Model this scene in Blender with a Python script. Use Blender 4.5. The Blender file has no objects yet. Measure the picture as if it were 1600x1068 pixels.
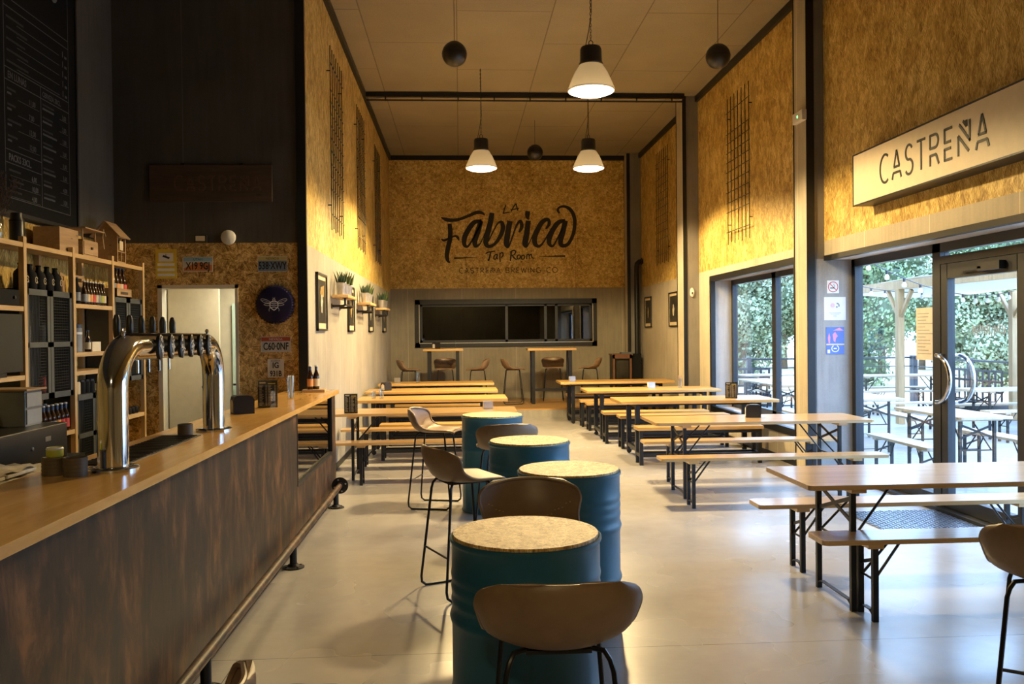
import bpy, bmesh, math, random
from mathutils import Vector, Matrix
random.seed(7)
PI = math.pi
R = math.radians
S = bpy.context.scene
COL = S.collection

# ------------------------------------------------------------------ camera
cam_d = bpy.data.cameras.new('camera')
cam = bpy.data.objects.new('camera', cam_d)
COL.objects.link(cam)
S.camera = cam
cam_d.sensor_width = 36.0
cam_d.lens = 1350.0 / 1600.0 * 36.0
cam_d.clip_start = 0.05
cam_d.clip_end = 400
YAW, PITCH, ROLL = R(3.43), R(-0.60), R(0.6)
fw = Vector((math.sin(YAW) * math.cos(PITCH), math.cos(YAW) * math.cos(PITCH), math.sin(PITCH)))
r0 = Vector((math.cos(YAW), -math.sin(YAW), 0))
u0 = r0.cross(fw)
rr = r0 * math.cos(ROLL) - u0 * math.sin(ROLL)
uu = u0 * math.cos(ROLL) + r0 * math.sin(ROLL)
mw = Matrix.Identity(4)
for i in range(3):
    mw[i][0], mw[i][1], mw[i][2] = rr[i], uu[i], -fw[i]
mw.translation = Vector((0, 0, 1.67))
cam.matrix_world = mw

# ------------------------------------------------------------------ world, view
w = bpy.data.worlds.new('world')
S.world = w
w.use_nodes = True
nt = w.node_tree
bg = nt.nodes['Background']
tc = nt.nodes.new('ShaderNodeTexCoord')
sep = nt.nodes.new('ShaderNodeSeparateXYZ')
rmp = nt.nodes.new('ShaderNodeValToRGB')
nt.links.new(tc.outputs['Generated'], sep.inputs[0])
nt.links.new(sep.outputs['Z'], rmp.inputs[0])
rmp.color_ramp.elements[0].color = (0.46, 0.66, 1.0, 1)
rmp.color_ramp.elements[1].color = (0.36, 0.57, 1.0, 1)
nt.links.new(rmp.outputs[0], bg.inputs['Color'])
bg.inputs['Strength'].default_value = 7.2
S.view_settings.view_transform = 'Standard'
S.view_settings.look = 'None'
S.view_settings.exposure = 0.6
S.view_settings.gamma = 1.0
S.view_settings.use_curve_mapping = False
S.cycles.max_bounces = 8
S.cycles.diffuse_bounces = 3
S.cycles.transparent_max_bounces = 16
S.cycles.sample_clamp_indirect = 6.0
S.cycles.caustics_reflective = False
S.cycles.caustics_refractive = False
LAMP_COL = (1.0, 0.72, 0.33)
LAMP_W = 760.0

sun_d = bpy.data.lights.new('sun', 'SUN')
sun_d.energy = 1.4
sun_d.angle = R(12)
sun_d.color = (1.0, 0.95, 0.86)
sun = bpy.data.objects.new('sun', sun_d)
COL.objects.link(sun)
sun.rotation_euler = (R(38), 0, R(-20))
sun.location = (0, -6, 14)
for (yy, zz, ly, lz) in ((6.95, 1.23, 5.1, 2.46), (12.1, 1.45, 3.5, 2.05)):
    pd = bpy.data.lights.new('window_portal', 'AREA')
    pd.shape = 'RECTANGLE'
    pd.size, pd.size_y = lz, ly
    pd.cycles.is_portal = True
    po = bpy.data.objects.new('window_portal', pd)
    COL.objects.link(po)
    po.location = (4.56, yy, zz)
    po.rotation_euler = (0, R(90), 0)

# ------------------------------------------------------------------ materials
MATS = {}


def nodes_mat(name):
    m = bpy.data.materials.new(name)
    m.use_nodes = True
    MATS[name] = m
    t = m.node_tree
    return m, t, t.nodes['Principled BSDF']


def N(t, kind, **kw):
    n = t.nodes.new(kind)
    for k, v in kw.items():
        if k in n.inputs:
            n.inputs[k].default_value = v
        else:
            setattr(n, k, v)
    return n


def ramp(t, src, stops):
    r = t.nodes.new('ShaderNodeValToRGB')
    e = r.color_ramp.elements
    while len(e) < len(stops):
        e.new(0.5)
    for i, (p, c) in enumerate(stops):
        e[i].position = p
        e[i].color = (c[0], c[1], c[2], 1)
    t.links.new(src, r.inputs[0])
    return r.outputs[0]


def coords(t, scale=(1, 1, 1), rot=(0, 0, 0)):
    c = t.nodes.new('ShaderNodeTexCoord')
    mp = t.nodes.new('ShaderNodeMapping')
    mp.inputs['Scale'].default_value = scale
    mp.inputs['Rotation'].default_value = rot
    t.links.new(c.outputs['Object'], mp.inputs[0])
    return mp.outputs[0]


def noise(t, vec, scale, detail=4, rough=0.55, dist=0.0):
    n = t.nodes.new('ShaderNodeTexNoise')
    n.inputs['Scale'].default_value = scale
    n.inputs['Detail'].default_value = detail
    n.inputs['Roughness'].default_value = rough
    n.inputs['Distortion'].default_value = dist
    t.links.new(vec, n.inputs['Vector'])
    return n.outputs['Fac']


def math_n(t, op, a, b=None, c=None):
    n = t.nodes.new('ShaderNodeMath')
    n.operation = op
    for i, v in enumerate((a, b, c)):
        if v is None:
            continue
        if isinstance(v, (int, float)):
            n.inputs[i].default_value = v
        else:
            t.links.new(v, n.inputs[i])
    return n.outputs[0]


def mixc(t, fac, a, b, mode='MIX'):
    n = t.nodes.new('ShaderNodeMix')
    n.data_type = 'RGBA'
    n.blend_type = mode
    for idx, v in ((0, fac), (6, a), (7, b)):
        if isinstance(v, (int, float)):
            n.inputs[idx].default_value = v
        elif isinstance(v, tuple):
            n.inputs[idx].default_value = (v[0], v[1], v[2], 1)
        else:
            t.links.new(v, n.inputs[idx])
    return n.outputs[2]


def bump(t, b, h, strength=0.3, dist=0.01):
    n = t.nodes.new('ShaderNodeBump')
    n.inputs['Strength'].default_value = strength
    n.inputs['Distance'].default_value = dist
    t.links.new(h, n.inputs['Height'])
    t.links.new(n.outputs[0], b.inputs['Normal'])


def plain(name, col, rough=0.6, metal=0.0, var=0.08, scale=12, spec=0.5, coat=0.0, bmp=0.0):
    m, t, b = nodes_mat(name)
    v = coords(t)
    f = noise(t, v, scale, 5)
    lo = tuple(max(0, c * (1 - var)) for c in col)
    hi = tuple(min(1, c * (1 + var)) for c in col)
    t.links.new(ramp(t, f, [(0.3, lo), (0.7, hi)]), b.inputs['Base Color'])
    b.inputs['Roughness'].default_value = rough
    b.inputs['Metallic'].default_value = metal
    b.inputs['Specular IOR Level'].default_value = spec
    b.inputs['Coat Weight'].default_value = coat
    if bmp:
        bump(t, b, noise(t, v, scale * 6, 3), bmp, 0.002)
    return m


def osb(name, axis, cols, sc=1.0, vertical=False, joints=None):
    """oriented strand board: flakes in cells, each turned its own way"""
    m, t, b = nodes_mat(name)
    c = t.nodes.new('ShaderNodeTexCoord')
    vec = c.outputs['Object']
    ax = {'x': (1, 0, 0), 'y': (0, 1, 0), 'z': (0, 0, 1)}[axis]
    layers = []
    for k, cell in enumerate((14.0, 24.0)):
        mp = t.nodes.new('ShaderNodeMapping')
        mp.inputs['Location'].default_value = (k * 3.3, k * 5.1, k * 2.7)
        if vertical:
            mp.inputs['Scale'].default_value = (1, 1, 0.45)
        t.links.new(vec, mp.inputs[0])
        vo = t.nodes.new('ShaderNodeTexVoronoi')
        vo.inputs['Scale'].default_value = cell * sc
        t.links.new(mp.outputs[0], vo.inputs['Vector'])
        sx = t.nodes.new('ShaderNodeSeparateColor')
        t.links.new(vo.outputs['Color'], sx.inputs[0])
        vr = t.nodes.new('ShaderNodeVectorRotate')
        vr.rotation_type = 'AXIS_ANGLE'
        vr.inputs['Axis'].default_value = ax
        amp = 1.4 if vertical else PI
        off = 0.0
        t.links.new(vec, vr.inputs['Vector'])
        t.links.new(math_n(t, 'MULTIPLY_ADD', sx.outputs[0], amp, off - amp / 2), vr.inputs['Angle'])
        mp2 = t.nodes.new('ShaderNodeMapping')
        st = {'x': (10, 110, 11), 'y': (110, 10, 11), 'z': (110, 11, 10)}[axis]
        mp2.inputs['Scale'].default_value = tuple(s * sc for s in st)
        t.links.new(vr.outputs[0], mp2.inputs[0])
        nz = noise(t, mp2.outputs[0], 1.0, 3, 0.6)
        layers.append(math_n(t, 'MULTIPLY_ADD', sx.outputs[1], 0.14, math_n(t, 'MULTIPLY', nz, 0.94)))
    big = noise(t, vec, 1.6, 3)
    f = math_n(t, 'ADD', math_n(t, 'MULTIPLY', layers[0], 0.5), math_n(t, 'MULTIPLY', layers[1], 0.5))
    f = math_n(t, 'ADD', f, math_n(t, 'MULTIPLY_ADD', big, 0.16, -0.08))
    col = ramp(t, f, [(0.42, cols[0]), (0.50, cols[1]), (0.57, cols[2]), (0.64, cols[3])])
    if joints:
        s3 = t.nodes.new('ShaderNodeSeparateXYZ')
        t.links.new(vec, s3.inputs[0])
        g = None
        for (comp, period, off) in joints:
            q = math_n(t, 'ABSOLUTE', math_n(t, 'SUBTRACT', math_n(t, 'FRACT', math_n(t, 'DIVIDE', math_n(t, 'SUBTRACT', s3.outputs[comp], off), period)), 0.5))
            h = math_n(t, 'GREATER_THAN', q, 0.5 - 0.004 / period)
            g = h if g is None else math_n(t, 'MAXIMUM', g, h)
        col = mixc(t, math_n(t, 'MULTIPLY', g, 0.6), col, (0.10, 0.05, 0.015))
    t.links.new(col, b.inputs['Base Color'])
    b.inputs['Roughness'].default_value = 0.55
    b.inputs['Specular IOR Level'].default_value = 0.35
    bump(t, b, f, 0.35, 0.004)
    return m


OSBC = ((0.20, 0.11, 0.025), (0.44, 0.28, 0.07), (0.60, 0.42, 0.12), (0.84, 0.66, 0.28))
osb('osb_side', 'x', OSBC, 1.0, True)
osb('osb_end', 'y', OSBC, 1.0, False, joints=((0, 2.5, 0.15), (2, 1.25, 0.05)))
osb('osb_lid', 'z', ((0.26, 0.13, 0.04), (0.58, 0.38, 0.15), (0.76, 0.55, 0.26), (0.92, 0.76, 0.46)), 2.4)
osb('osb_bar', 'y', ((0.18, 0.09, 0.022), (0.42, 0.25, 0.07), (0.60, 0.38, 0.12), (0.84, 0.60, 0.25)), 1.0)


def concrete(name, base, joint_axis=None, period=0.62, off=0.0, streak=True, jcol=None):
    m, t, b = nodes_mat(name)
    v = coords(t)
    f1 = noise(t, v, 1.3, 5, 0.6)
    f2 = noise(t, coords(t, (9, 9, 0.7) if streak else (6, 6, 6)), 2.2, 5, 0.6)
    f3 = noise(t, v, 60, 3, 0.6)
    f = math_n(t, 'ADD', math_n(t, 'MULTIPLY', f1, 0.5), math_n(t, 'MULTIPLY_ADD', f2, 0.35, math_n(t, 'MULTIPLY', f3, 0.15)))
    col = ramp(t, f, [(0.32, tuple(c * 0.72 for c in base)), (0.5, base), (0.68, tuple(min(1, c * 1.22) for c in base))])
    if joint_axis is not None:
        s3 = t.nodes.new('ShaderNodeSeparateXYZ')
        cc = t.nodes.new('ShaderNodeTexCoord')
        t.links.new(cc.outputs['Object'], s3.inputs[0])
        q = math_n(t, 'ABSOLUTE', math_n(t, 'SUBTRACT', math_n(t, 'FRACT', math_n(t, 'DIVIDE', math_n(t, 'SUBTRACT', s3.outputs[joint_axis], off), period)), 0.5))
        h = math_n(t, 'GREATER_THAN', q, 0.5 - 0.005 / period)
        col = mixc(t, math_n(t, 'MULTIPLY', h, 0.7), col, jcol or tuple(min(1, c * 1.9) for c in base))
    t.links.new(col, b.inputs['Base Color'])
    b.inputs['Roughness'].default_value = 0.8
    b.inputs['Specular IOR Level'].default_value = 0.25
    bump(t, b, f3, 0.15, 0.002)
    return m


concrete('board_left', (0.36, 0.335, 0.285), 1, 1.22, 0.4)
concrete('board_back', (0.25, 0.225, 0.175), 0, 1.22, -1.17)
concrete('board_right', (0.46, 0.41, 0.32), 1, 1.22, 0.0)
concrete('column_grey', (0.20, 0.185, 0.17), None)
concrete('column_light', (0.36, 0.35, 0.34), None)
concrete('dark_board', (0.085, 0.078, 0.072), 0, 1.22, -2.78, True, (0.14, 0.13, 0.12))
concrete('dark_board_side', (0.10, 0.092, 0.085), None)


def floor_mat():
    m, t, b = nodes_mat('polished_concrete')
    v = coords(t)
    f1 = noise(t, v, 0.9, 3, 0.5)
    f2 = noise(t, v, 7.0, 4, 0.55)
    f3 = noise(t, coords(t, (2, 30, 1), (0, 0, 0.6)), 3.0, 4, 0.6)
    f = math_n(t, 'ADD', math_n(t, 'MULTIPLY', f1, 0.5), math_n(t, 'ADD', math_n(t, 'MULTIPLY', f2, 0.38), math_n(t, 'MULTIPLY', f3, 0.12)))
    col = ramp(t, f, [(0.25, (0.34, 0.325, 0.31)), (0.50, (0.42, 0.405, 0.39)), (0.75, (0.48, 0.465, 0.45))])
    s3 = t.nodes.new('ShaderNodeSeparateXYZ')
    t.links.new(v, s3.inputs[0])
    # sawn joints across the hall and one along it in front of the first cross joint
    j1 = math_n(t, 'LESS_THAN', math_n(t, 'ABSOLUTE', math_n(t, 'SUBTRACT', s3.outputs[1], 4.515)), 0.003)
    j2 = math_n(t, 'MULTIPLY', math_n(t, 'LESS_THAN', math_n(t, 'ABSOLUTE', math_n(t, 'ADD', s3.outputs[0], 1.165)), 0.002), math_n(t, 'LESS_THAN', s3.outputs[1], 4.515))
    j = math_n(t, 'MAXIMUM', j1, j2)
    col = mixc(t, math_n(t, 'MULTIPLY', j, 0.85), col, (0.06, 0.05, 0.04))
    t.links.new(col, b.inputs['Base Color'])
    rg = ramp(t, f1, [(0.30, (0.23,) * 3), (0.75, (0.31,) * 3)])
    t.links.new(rg, b.inputs['Roughness'])
    b.inputs['Specular IOR Level'].default_value = 1.0


floor_mat()


def wood(name, c0, c1, rough=0.4, along='x', ring=9.0, coat=0.0, knots=True, planks=None):
    m, t, b = nodes_mat(name)
    sc = {'x': (0.7, ring, ring), 'y': (ring, 0.7, ring), 'z': (ring, ring, 0.7)}[along]
    v = coords(t, sc)
    f = noise(t, v, 1.8, 6, 0.62, 1.2)
    g = noise(t, coords(t, tuple(s * 5 for s in sc)), 1.6, 3, 0.5)
    h = math_n(t, 'ADD', math_n(t, 'MULTIPLY', f, 0.75), math_n(t, 'MULTIPLY', g, 0.25))
    mid = tuple((a + b_) / 2 for a, b_ in zip(c0, c1))
    col = ramp(t, h, [(0.30, c0), (0.5, mid), (0.68, c1)])
    if knots:
        vo = t.nodes.new('ShaderNodeTexVoronoi')
        vo.inputs['Scale'].default_value = 1.0
        t.links.new(coords(t, {'x': (2.2, 7, 7), 'y': (7, 2.2, 7), 'z': (7, 7, 2.2)}[along]), vo.inputs['Vector'])
        k = math_n(t, 'LESS_THAN', vo.outputs['Distance'], 0.07)
        col = mixc(t, math_n(t, 'MULTIPLY', k, 0.55), col, tuple(c * 0.35 for c in c0))
    if planks:
        s3 = t.nodes.new('ShaderNodeSeparateXYZ')
        cc = t.nodes.new('ShaderNodeTexCoord')
        t.links.new(cc.outputs['Object'], s3.inputs[0])
        comp, period, wd = planks
        q = math_n(t, 'ABSOLUTE', math_n(t, 'SUBTRACT', math_n(t, 'FRACT', math_n(t, 'DIVIDE', s3.outputs[comp], period)), 0.5))
        col = mixc(t, math_n(t, 'MULTIPLY', math_n(t, 'GREATER_THAN', q, 0.5 - wd / period), 0.75), col, tuple(c * 0.2 for c in c0))
    t.links.new(col, b.inputs['Base Color'])
    b.inputs['Roughness'].default_value = rough
    b.inputs['Coat Weight'].default_value = coat
    b.inputs['Coat Roughness'].default_value = 0.15
    bump(t, b, h, 0.12, 0.002)
    return m


wood('pine_beer', (0.46, 0.26, 0.085), (0.68, 0.45, 0.20), 0.30, 'x', 9, 0.5)
wood('pine_heavy', (0.42, 0.235, 0.065), (0.62, 0.39, 0.14), 0.38, 'x', 7, 0.2, planks=(1, 0.2, 0.002))
wood('pine_raw', (0.46, 0.29, 0.13), (0.66, 0.45, 0.22), 0.55, 'z', 9)
wood('pine_raw_y', (0.46, 0.29, 0.13), (0.66, 0.45, 0.22), 0.55, 'y', 9)
wood('counter_oak', (0.56, 0.29, 0.07), (0.76, 0.46, 0.15), 0.26, 'y', 4, 0.3, False)
wood('platform_wood', (0.36, 0.19, 0.06), (0.58, 0.34, 0.12), 0.35, 'x', 7, 0.2, False, (1, 0.14, 0.003))
wood('dark_wood', (0.045, 0.028, 0.018), (0.09, 0.056, 0.036), 0.6, 'x', 8, 0)
wood('box_wood', (0.33, 0.20, 0.10), (0.50, 0.33, 0.18), 0.6, 'y', 8)
wood('deck_wood', (0.27, 0.265, 0.26), (0.42, 0.415, 0.41), 0.6, 'x', 8, 0, False, (1, 0.145, 0.004))
wood('outdoor_pine', (0.38, 0.30, 0.22), (0.56, 0.48, 0.38), 0.5, 'x', 9, 0.1)
wood('pergola_wood', (0.30, 0.20, 0.11), (0.50, 0.36, 0.20), 0.6, 'z', 9, 0)


def rust():
    m, t, b = nodes_mat('rusted_sheet')
    v = coords(t, (1, 2.2, 1.0))
    f = noise(t, v, 2.3, 8, 0.68, 0.5)
    g = noise(t, coords(t, (1, 6, 1.2)), 3.0, 5, 0.6)
    h = math_n(t, 'ADD', math_n(t, 'MULTIPLY', f, 0.8), math_n(t, 'MULTIPLY', g, 0.2))
    col = ramp(t, h, [(0.40, (0.014, 0.009, 0.008)), (0.49, (0.036, 0.019, 0.012)), (0.56, (0.090, 0.042, 0.020)), (0.66, (0.20, 0.095, 0.042))])
    s3 = t.nodes.new('ShaderNodeSeparateXYZ')
    cc = t.nodes.new('ShaderNodeTexCoord')
    t.links.new(cc.outputs['Object'], s3.inputs[0])
    q = math_n(t, 'LESS_THAN', math_n(t, 'ABSOLUTE', math_n(t, 'SUBTRACT', math_n(t, 'FRACT', math_n(t, 'DIVIDE', s3.outputs[1], 2.5)), 0.34)), 0.0008)
    col = mixc(t, math_n(t, 'MULTIPLY', q, 0.8), col, (0.01, 0.008, 0.008))
    t.links.new(col, b.inputs['Base Color'])
    b.inputs['Roughness'].default_value = 0.5
    b.inputs['Specular IOR Level'].default_value = 0.3
    bump(t, b, h, 0.15, 0.003)


rust()


def ceiling_mat():
    m, t, b = nodes_mat('fibre_ceiling')
    v = coords(t)
    f = noise(t, v, 90, 3, 0.7)
    g = noise(t, v, 0.8, 3)
    h = math_n(t, 'ADD', math_n(t, 'MULTIPLY', f, 0.6), math_n(t, 'MULTIPLY', g, 0.4))
    col = ramp(t, h, [(0.35, (0.25, 0.215, 0.145)), (0.65, (0.35, 0.305, 0.215))])
    br = t.nodes.new('ShaderNodeTexBrick')
    br.offset = 0.5
    br.inputs['Scale'].default_value = 1.0
    br.inputs['Mortar Size'].default_value = 0.008
    br.inputs['Mortar Smooth'].default_value = 0.0
    br.inputs['Brick Width'].default_value = 2.4
    br.inputs['Row Height'].default_value = 1.2
    br.inputs['Color1'].default_value = (1, 1, 1, 1)
    br.inputs['Color2'].default_value = (0.93, 0.93, 0.93, 1)
    br.inputs['Mortar'].default_value = (0.55, 0.53, 0.5, 1)
    t.links.new(coords(t, (1, 1, 1), (0, 0, R(90))), br.inputs['Vector'])
    col = mixc(t, 1.0, col, br.outputs['Color'], 'MULTIPLY')
    t.links.new(col, b.inputs['Base Color'])
    b.inputs['Roughness'].default_value = 0.9
    bump(t, b, f, 0.4, 0.004)


ceiling_mat()


def glass_mat(name, tint=(1, 1, 1), rough=0.0, ior=1.45, boost=0.0):
    m = bpy.data.materials.new(name)
    MATS[name] = m
    m.use_nodes = True
    t = m.node_tree
    t.nodes.clear()
    o = t.nodes.new('ShaderNodeOutputMaterial')
    mx = t.nodes.new('ShaderNodeMixShader')
    tr = t.nodes.new('ShaderNodeBsdfTransparent')
    gl = t.nodes.new('ShaderNodeBsdfGlossy')
    lw = t.nodes.new('ShaderNodeLayerWeight')
    lw.inputs['Blend'].default_value = 0.5
    f0 = ((ior - 1) / (ior + 1)) ** 2
    fres = math_n(t, 'MULTIPLY_ADD', math_n(t, 'POWER', lw.outputs['Facing'], 5.0), 1 - f0, f0)
    tr.inputs['Color'].default_value = (tint[0], tint[1], tint[2], 1)
    gl.inputs['Roughness'].default_value = rough
    f = math_n(t, 'ADD', fres, boost)
    t.links.new(f, mx.inputs[0])
    t.links.new(tr.outputs[0], mx.inputs[1])
    t.links.new(gl.outputs[0], mx.inputs[2])
    t.links.new(mx.outputs[0], o.inputs[0])
    return m


glass_mat('window_glass', (0.93, 0.97, 0.97))
glass_mat('dark_glass', (0.30, 0.32, 0.34), 0.0, 1.55, 0.07)
glass_mat('clear_glass', (0.90, 0.93, 0.93), 0.02, 1.5, 0.06)
glass_mat('acrylic', (0.88, 0.90, 0.92), 0.02, 1.5, 0.05)


def emis(name, col, strength):
    m, t, b = nodes_mat(name)
    b.inputs['Base Color'].default_value = (*col, 1)
    b.inputs['Emission Color'].default_value = (*col, 1)
    b.inputs['Emission Strength'].default_value = strength
    return m


emis('lamp_glow', (1.0, 0.88, 0.62), 12.0)
emis('corridor_tube', (0.78, 1.0, 0.84), 5.0)
emis('exit_green', (0.15, 1.0, 0.3), 3.0)


def bell_mat():
    m, t, b = nodes_mat('ribbed_diffuser')
    b.inputs['Base Color'].default_value = (0.24, 0.20, 0.145, 1)
    b.inputs['Roughness'].default_value = 0.25
    b.inputs['Emission Color'].default_value = (1.0, 0.70, 0.36, 1)
    b.inputs['Emission Strength'].default_value = 0.03
    tr = t.nodes.new('ShaderNodeBsdfTranslucent')
    tr.inputs['Color'].default_value = (0.55, 0.42, 0.26, 1)
    mx = t.nodes.new('ShaderNodeMixShader')
    mx.inputs[0].default_value = 0.07
    t.links.new(b.outputs[0], mx.inputs[1])
    t.links.new(tr.outputs[0], mx.inputs[2])
    t.links.new(mx.outputs[0], t.nodes['Material Output'].inputs[0])


bell_mat()
plain('black_steel', (0.012, 0.013, 0.016), 0.42, 0.3, 0.15)
plain('black_rod', (0.010, 0.010, 0.012), 0.35, 0.4, 0.1)
plain('black_matt', (0.010, 0.010, 0.010), 0.75)
plain('black_frame', (0.012, 0.011, 0.010), 0.55)
plain('black_plastic', (0.014, 0.014, 0.015), 0.35)
plain('window_alu', (0.022, 0.026, 0.034), 0.38, 0.3)
plain('deep_black', (0.006, 0.006, 0.007), 0.75, spec=0.2)
plain('paint_black', (0.012, 0.010, 0.009), 0.7, 0, 0.3, 40)
plain('sign_ink', (0.012, 0.011, 0.010), 0.5)
plain('drum_paint', (0.016, 0.120, 0.215), 0.42, 0.1, 0.12, 6, 0.5, 0.1, 0.05)
plain('drum_rim', (0.10, 0.16, 0.17), 0.35, 0.5, 0.2)
plain('cream_panel', (0.72, 0.62, 0.46), 0.5, 0, 0.04)
plain('white_paper', (0.80, 0.80, 0.80), 0.7, 0, 0.03)
plain('white_plastic', (0.70, 0.68, 0.64), 0.45)
plain('cream_door', (0.62, 0.54, 0.40), 0.5, 0, 0.05)
plain('mint_wall', (0.50, 0.62, 0.52), 0.6, 0, 0.04)
plain('grey_cabinet', (0.075, 0.078, 0.080), 0.5, 0.2)
plain('grey_mesh', (0.035, 0.036, 0.038), 0.6, 0.3)
plain('zinc', (0.55, 0.57, 0.60), 0.38, 0.8, 0.12, 20)
plain('soil', (0.06, 0.04, 0.025), 0.9)
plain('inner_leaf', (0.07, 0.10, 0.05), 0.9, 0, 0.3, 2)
plain('leaf_dark', (0.014, 0.040, 0.016), 0.5, 0, 0.35, 30)
plain('leaf_light', (0.07, 0.10, 0.022), 0.5, 0, 0.3, 30)
plain('dry_leaf', (0.05, 0.028, 0.02), 0.8, 0, 0.3, 30)
plain('red', (0.55, 0.03, 0.03), 0.5)
plain('blue_print', (0.10, 0.18, 0.55), 0.5)
plain('pink_print', (0.75, 0.28, 0.42), 0.5)
plain('yellow_print', (0.75, 0.55, 0.06), 0.5)
plain('utah_blue', (0.28, 0.48, 0.60), 0.4)
plain('utah_orange', (0.62, 0.20, 0.06), 0.4)
plain('nevada_blue', (0.16, 0.22, 0.32), 0.4)
plain('nevada_gold', (0.55, 0.45, 0.16), 0.4)
plain('plate_red', (0.35, 0.06, 0.03), 0.4)
plain('plate_silver', (0.48, 0.47, 0.42), 0.4)
plain('plate_white', (0.62, 0.58, 0.48), 0.4)
plain('cap_blue', (0.012, 0.010, 0.045), 0.28, 0.3, 0.1)
plain('cork_cup', (0.11, 0.085, 0.06), 0.6, 0.2)
plain('beer_glass', (0.030, 0.012, 0.006), 0.12, 0, 0.1)
plain('label_cream', (0.68, 0.55, 0.35), 0.6)
plain('label_orange', (0.75, 0.33, 0.10), 0.6)
plain('label_red', (0.60, 0.07, 0.07), 0.6)
plain('label_grey', (0.25, 0.27, 0.30), 0.6)
plain('label_lime', (0.42, 0.45, 0.04), 0.6)
plain('cap_white', (0.65, 0.65, 0.66), 0.4)
plain('cap_navy', (0.03, 0.06, 0.16), 0.4)
plain('kraft', (0.36, 0.23, 0.12), 0.8)
plain('cloth', (0.66, 0.60, 0.50), 0.9, 0, 0.2, 30)
plain('clear_drawer', (0.16, 0.18, 0.20), 0.3)
plain('stove_black', (0.02, 0.016, 0.014), 0.5)
plain('stove_rust', (0.14, 0.06, 0.03), 0.6)
plain('blueish_steel', (0.16, 0.20, 0.25), 0.35, 0.7)
plain('brushed', (0.55, 0.55, 0.54), 0.3, 1.0, 0.06)
plain('field', (0.66, 0.56, 0.36), 0.9, 0, 0.12, 0.5)
plain('garden_wall', (0.75, 0.75, 0.72), 0.8)
plain('tarp', (0.85, 0.86, 0.88), 0.7)
plain('outdoor_black', (0.03, 0.035, 0.05), 0.5)
plain('bark', (0.16, 0.12, 0.08), 0.9)
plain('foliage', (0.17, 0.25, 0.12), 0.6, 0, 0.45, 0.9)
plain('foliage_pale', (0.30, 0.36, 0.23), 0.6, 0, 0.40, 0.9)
plain('stucco', (0.35, 0.33, 0.30), 0.9)
plain('photo_dark', (0.035, 0.032, 0.026), 0.35, 0, 0.6, 9)
plain('photo_warm', (0.42, 0.28, 0.10), 0.4, 0, 0.5, 14)
plain('photo_pale', (0.62, 0.56, 0.42), 0.4, 0, 0.2, 14)
plain('chalk', (0.10, 0.10, 0.105), 0.8)
plain('chalk_dim', (0.035, 0.035, 0.037), 0.8)
plain('chalk_bright', (0.16, 0.16, 0.17), 0.8)
plain('burnt', (0.10, 0.062, 0.042), 0.8)
plain('taped_paper', (0.62, 0.55, 0.50), 0.8)
plain('frosted_print', (0.30, 0.31, 0.33), 0.7)
plain('stitch', (0.62, 0.42, 0.18), 0.6)


def chrome():
    m, t, b = nodes_mat('chrome')
    b.inputs['Base Color'].default_value = (0.60, 0.61, 0.64, 1)
    b.inputs['Metallic'].default_value = 1.0
    b.inputs['Roughness'].default_value = 0.09


chrome()


def leather():
    m, t, b = nodes_mat('leather')
    v = coords(t)
    f = noise(t, v, 5, 4)
    g = noise(t, v, 140, 2, 0.5)
    t.links.new(ramp(t, f, [(0.3, (0.19, 0.122, 0.072)), (0.7, (0.31, 0.205, 0.128))]), b.inputs['Base Color'])
    b.inputs['Roughness'].default_value = 0.42
    bump(t, b, g, 0.25, 0.002)


leather()


def plate_steel():
    m, t, b = nodes_mat('checker_plate')
    b.inputs['Base Color'].default_value = (0.30, 0.34, 0.40, 1)
    b.inputs['Metallic'].default_value = 0.9
    b.inputs['Roughness'].default_value = 0.3


plate_steel()


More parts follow.
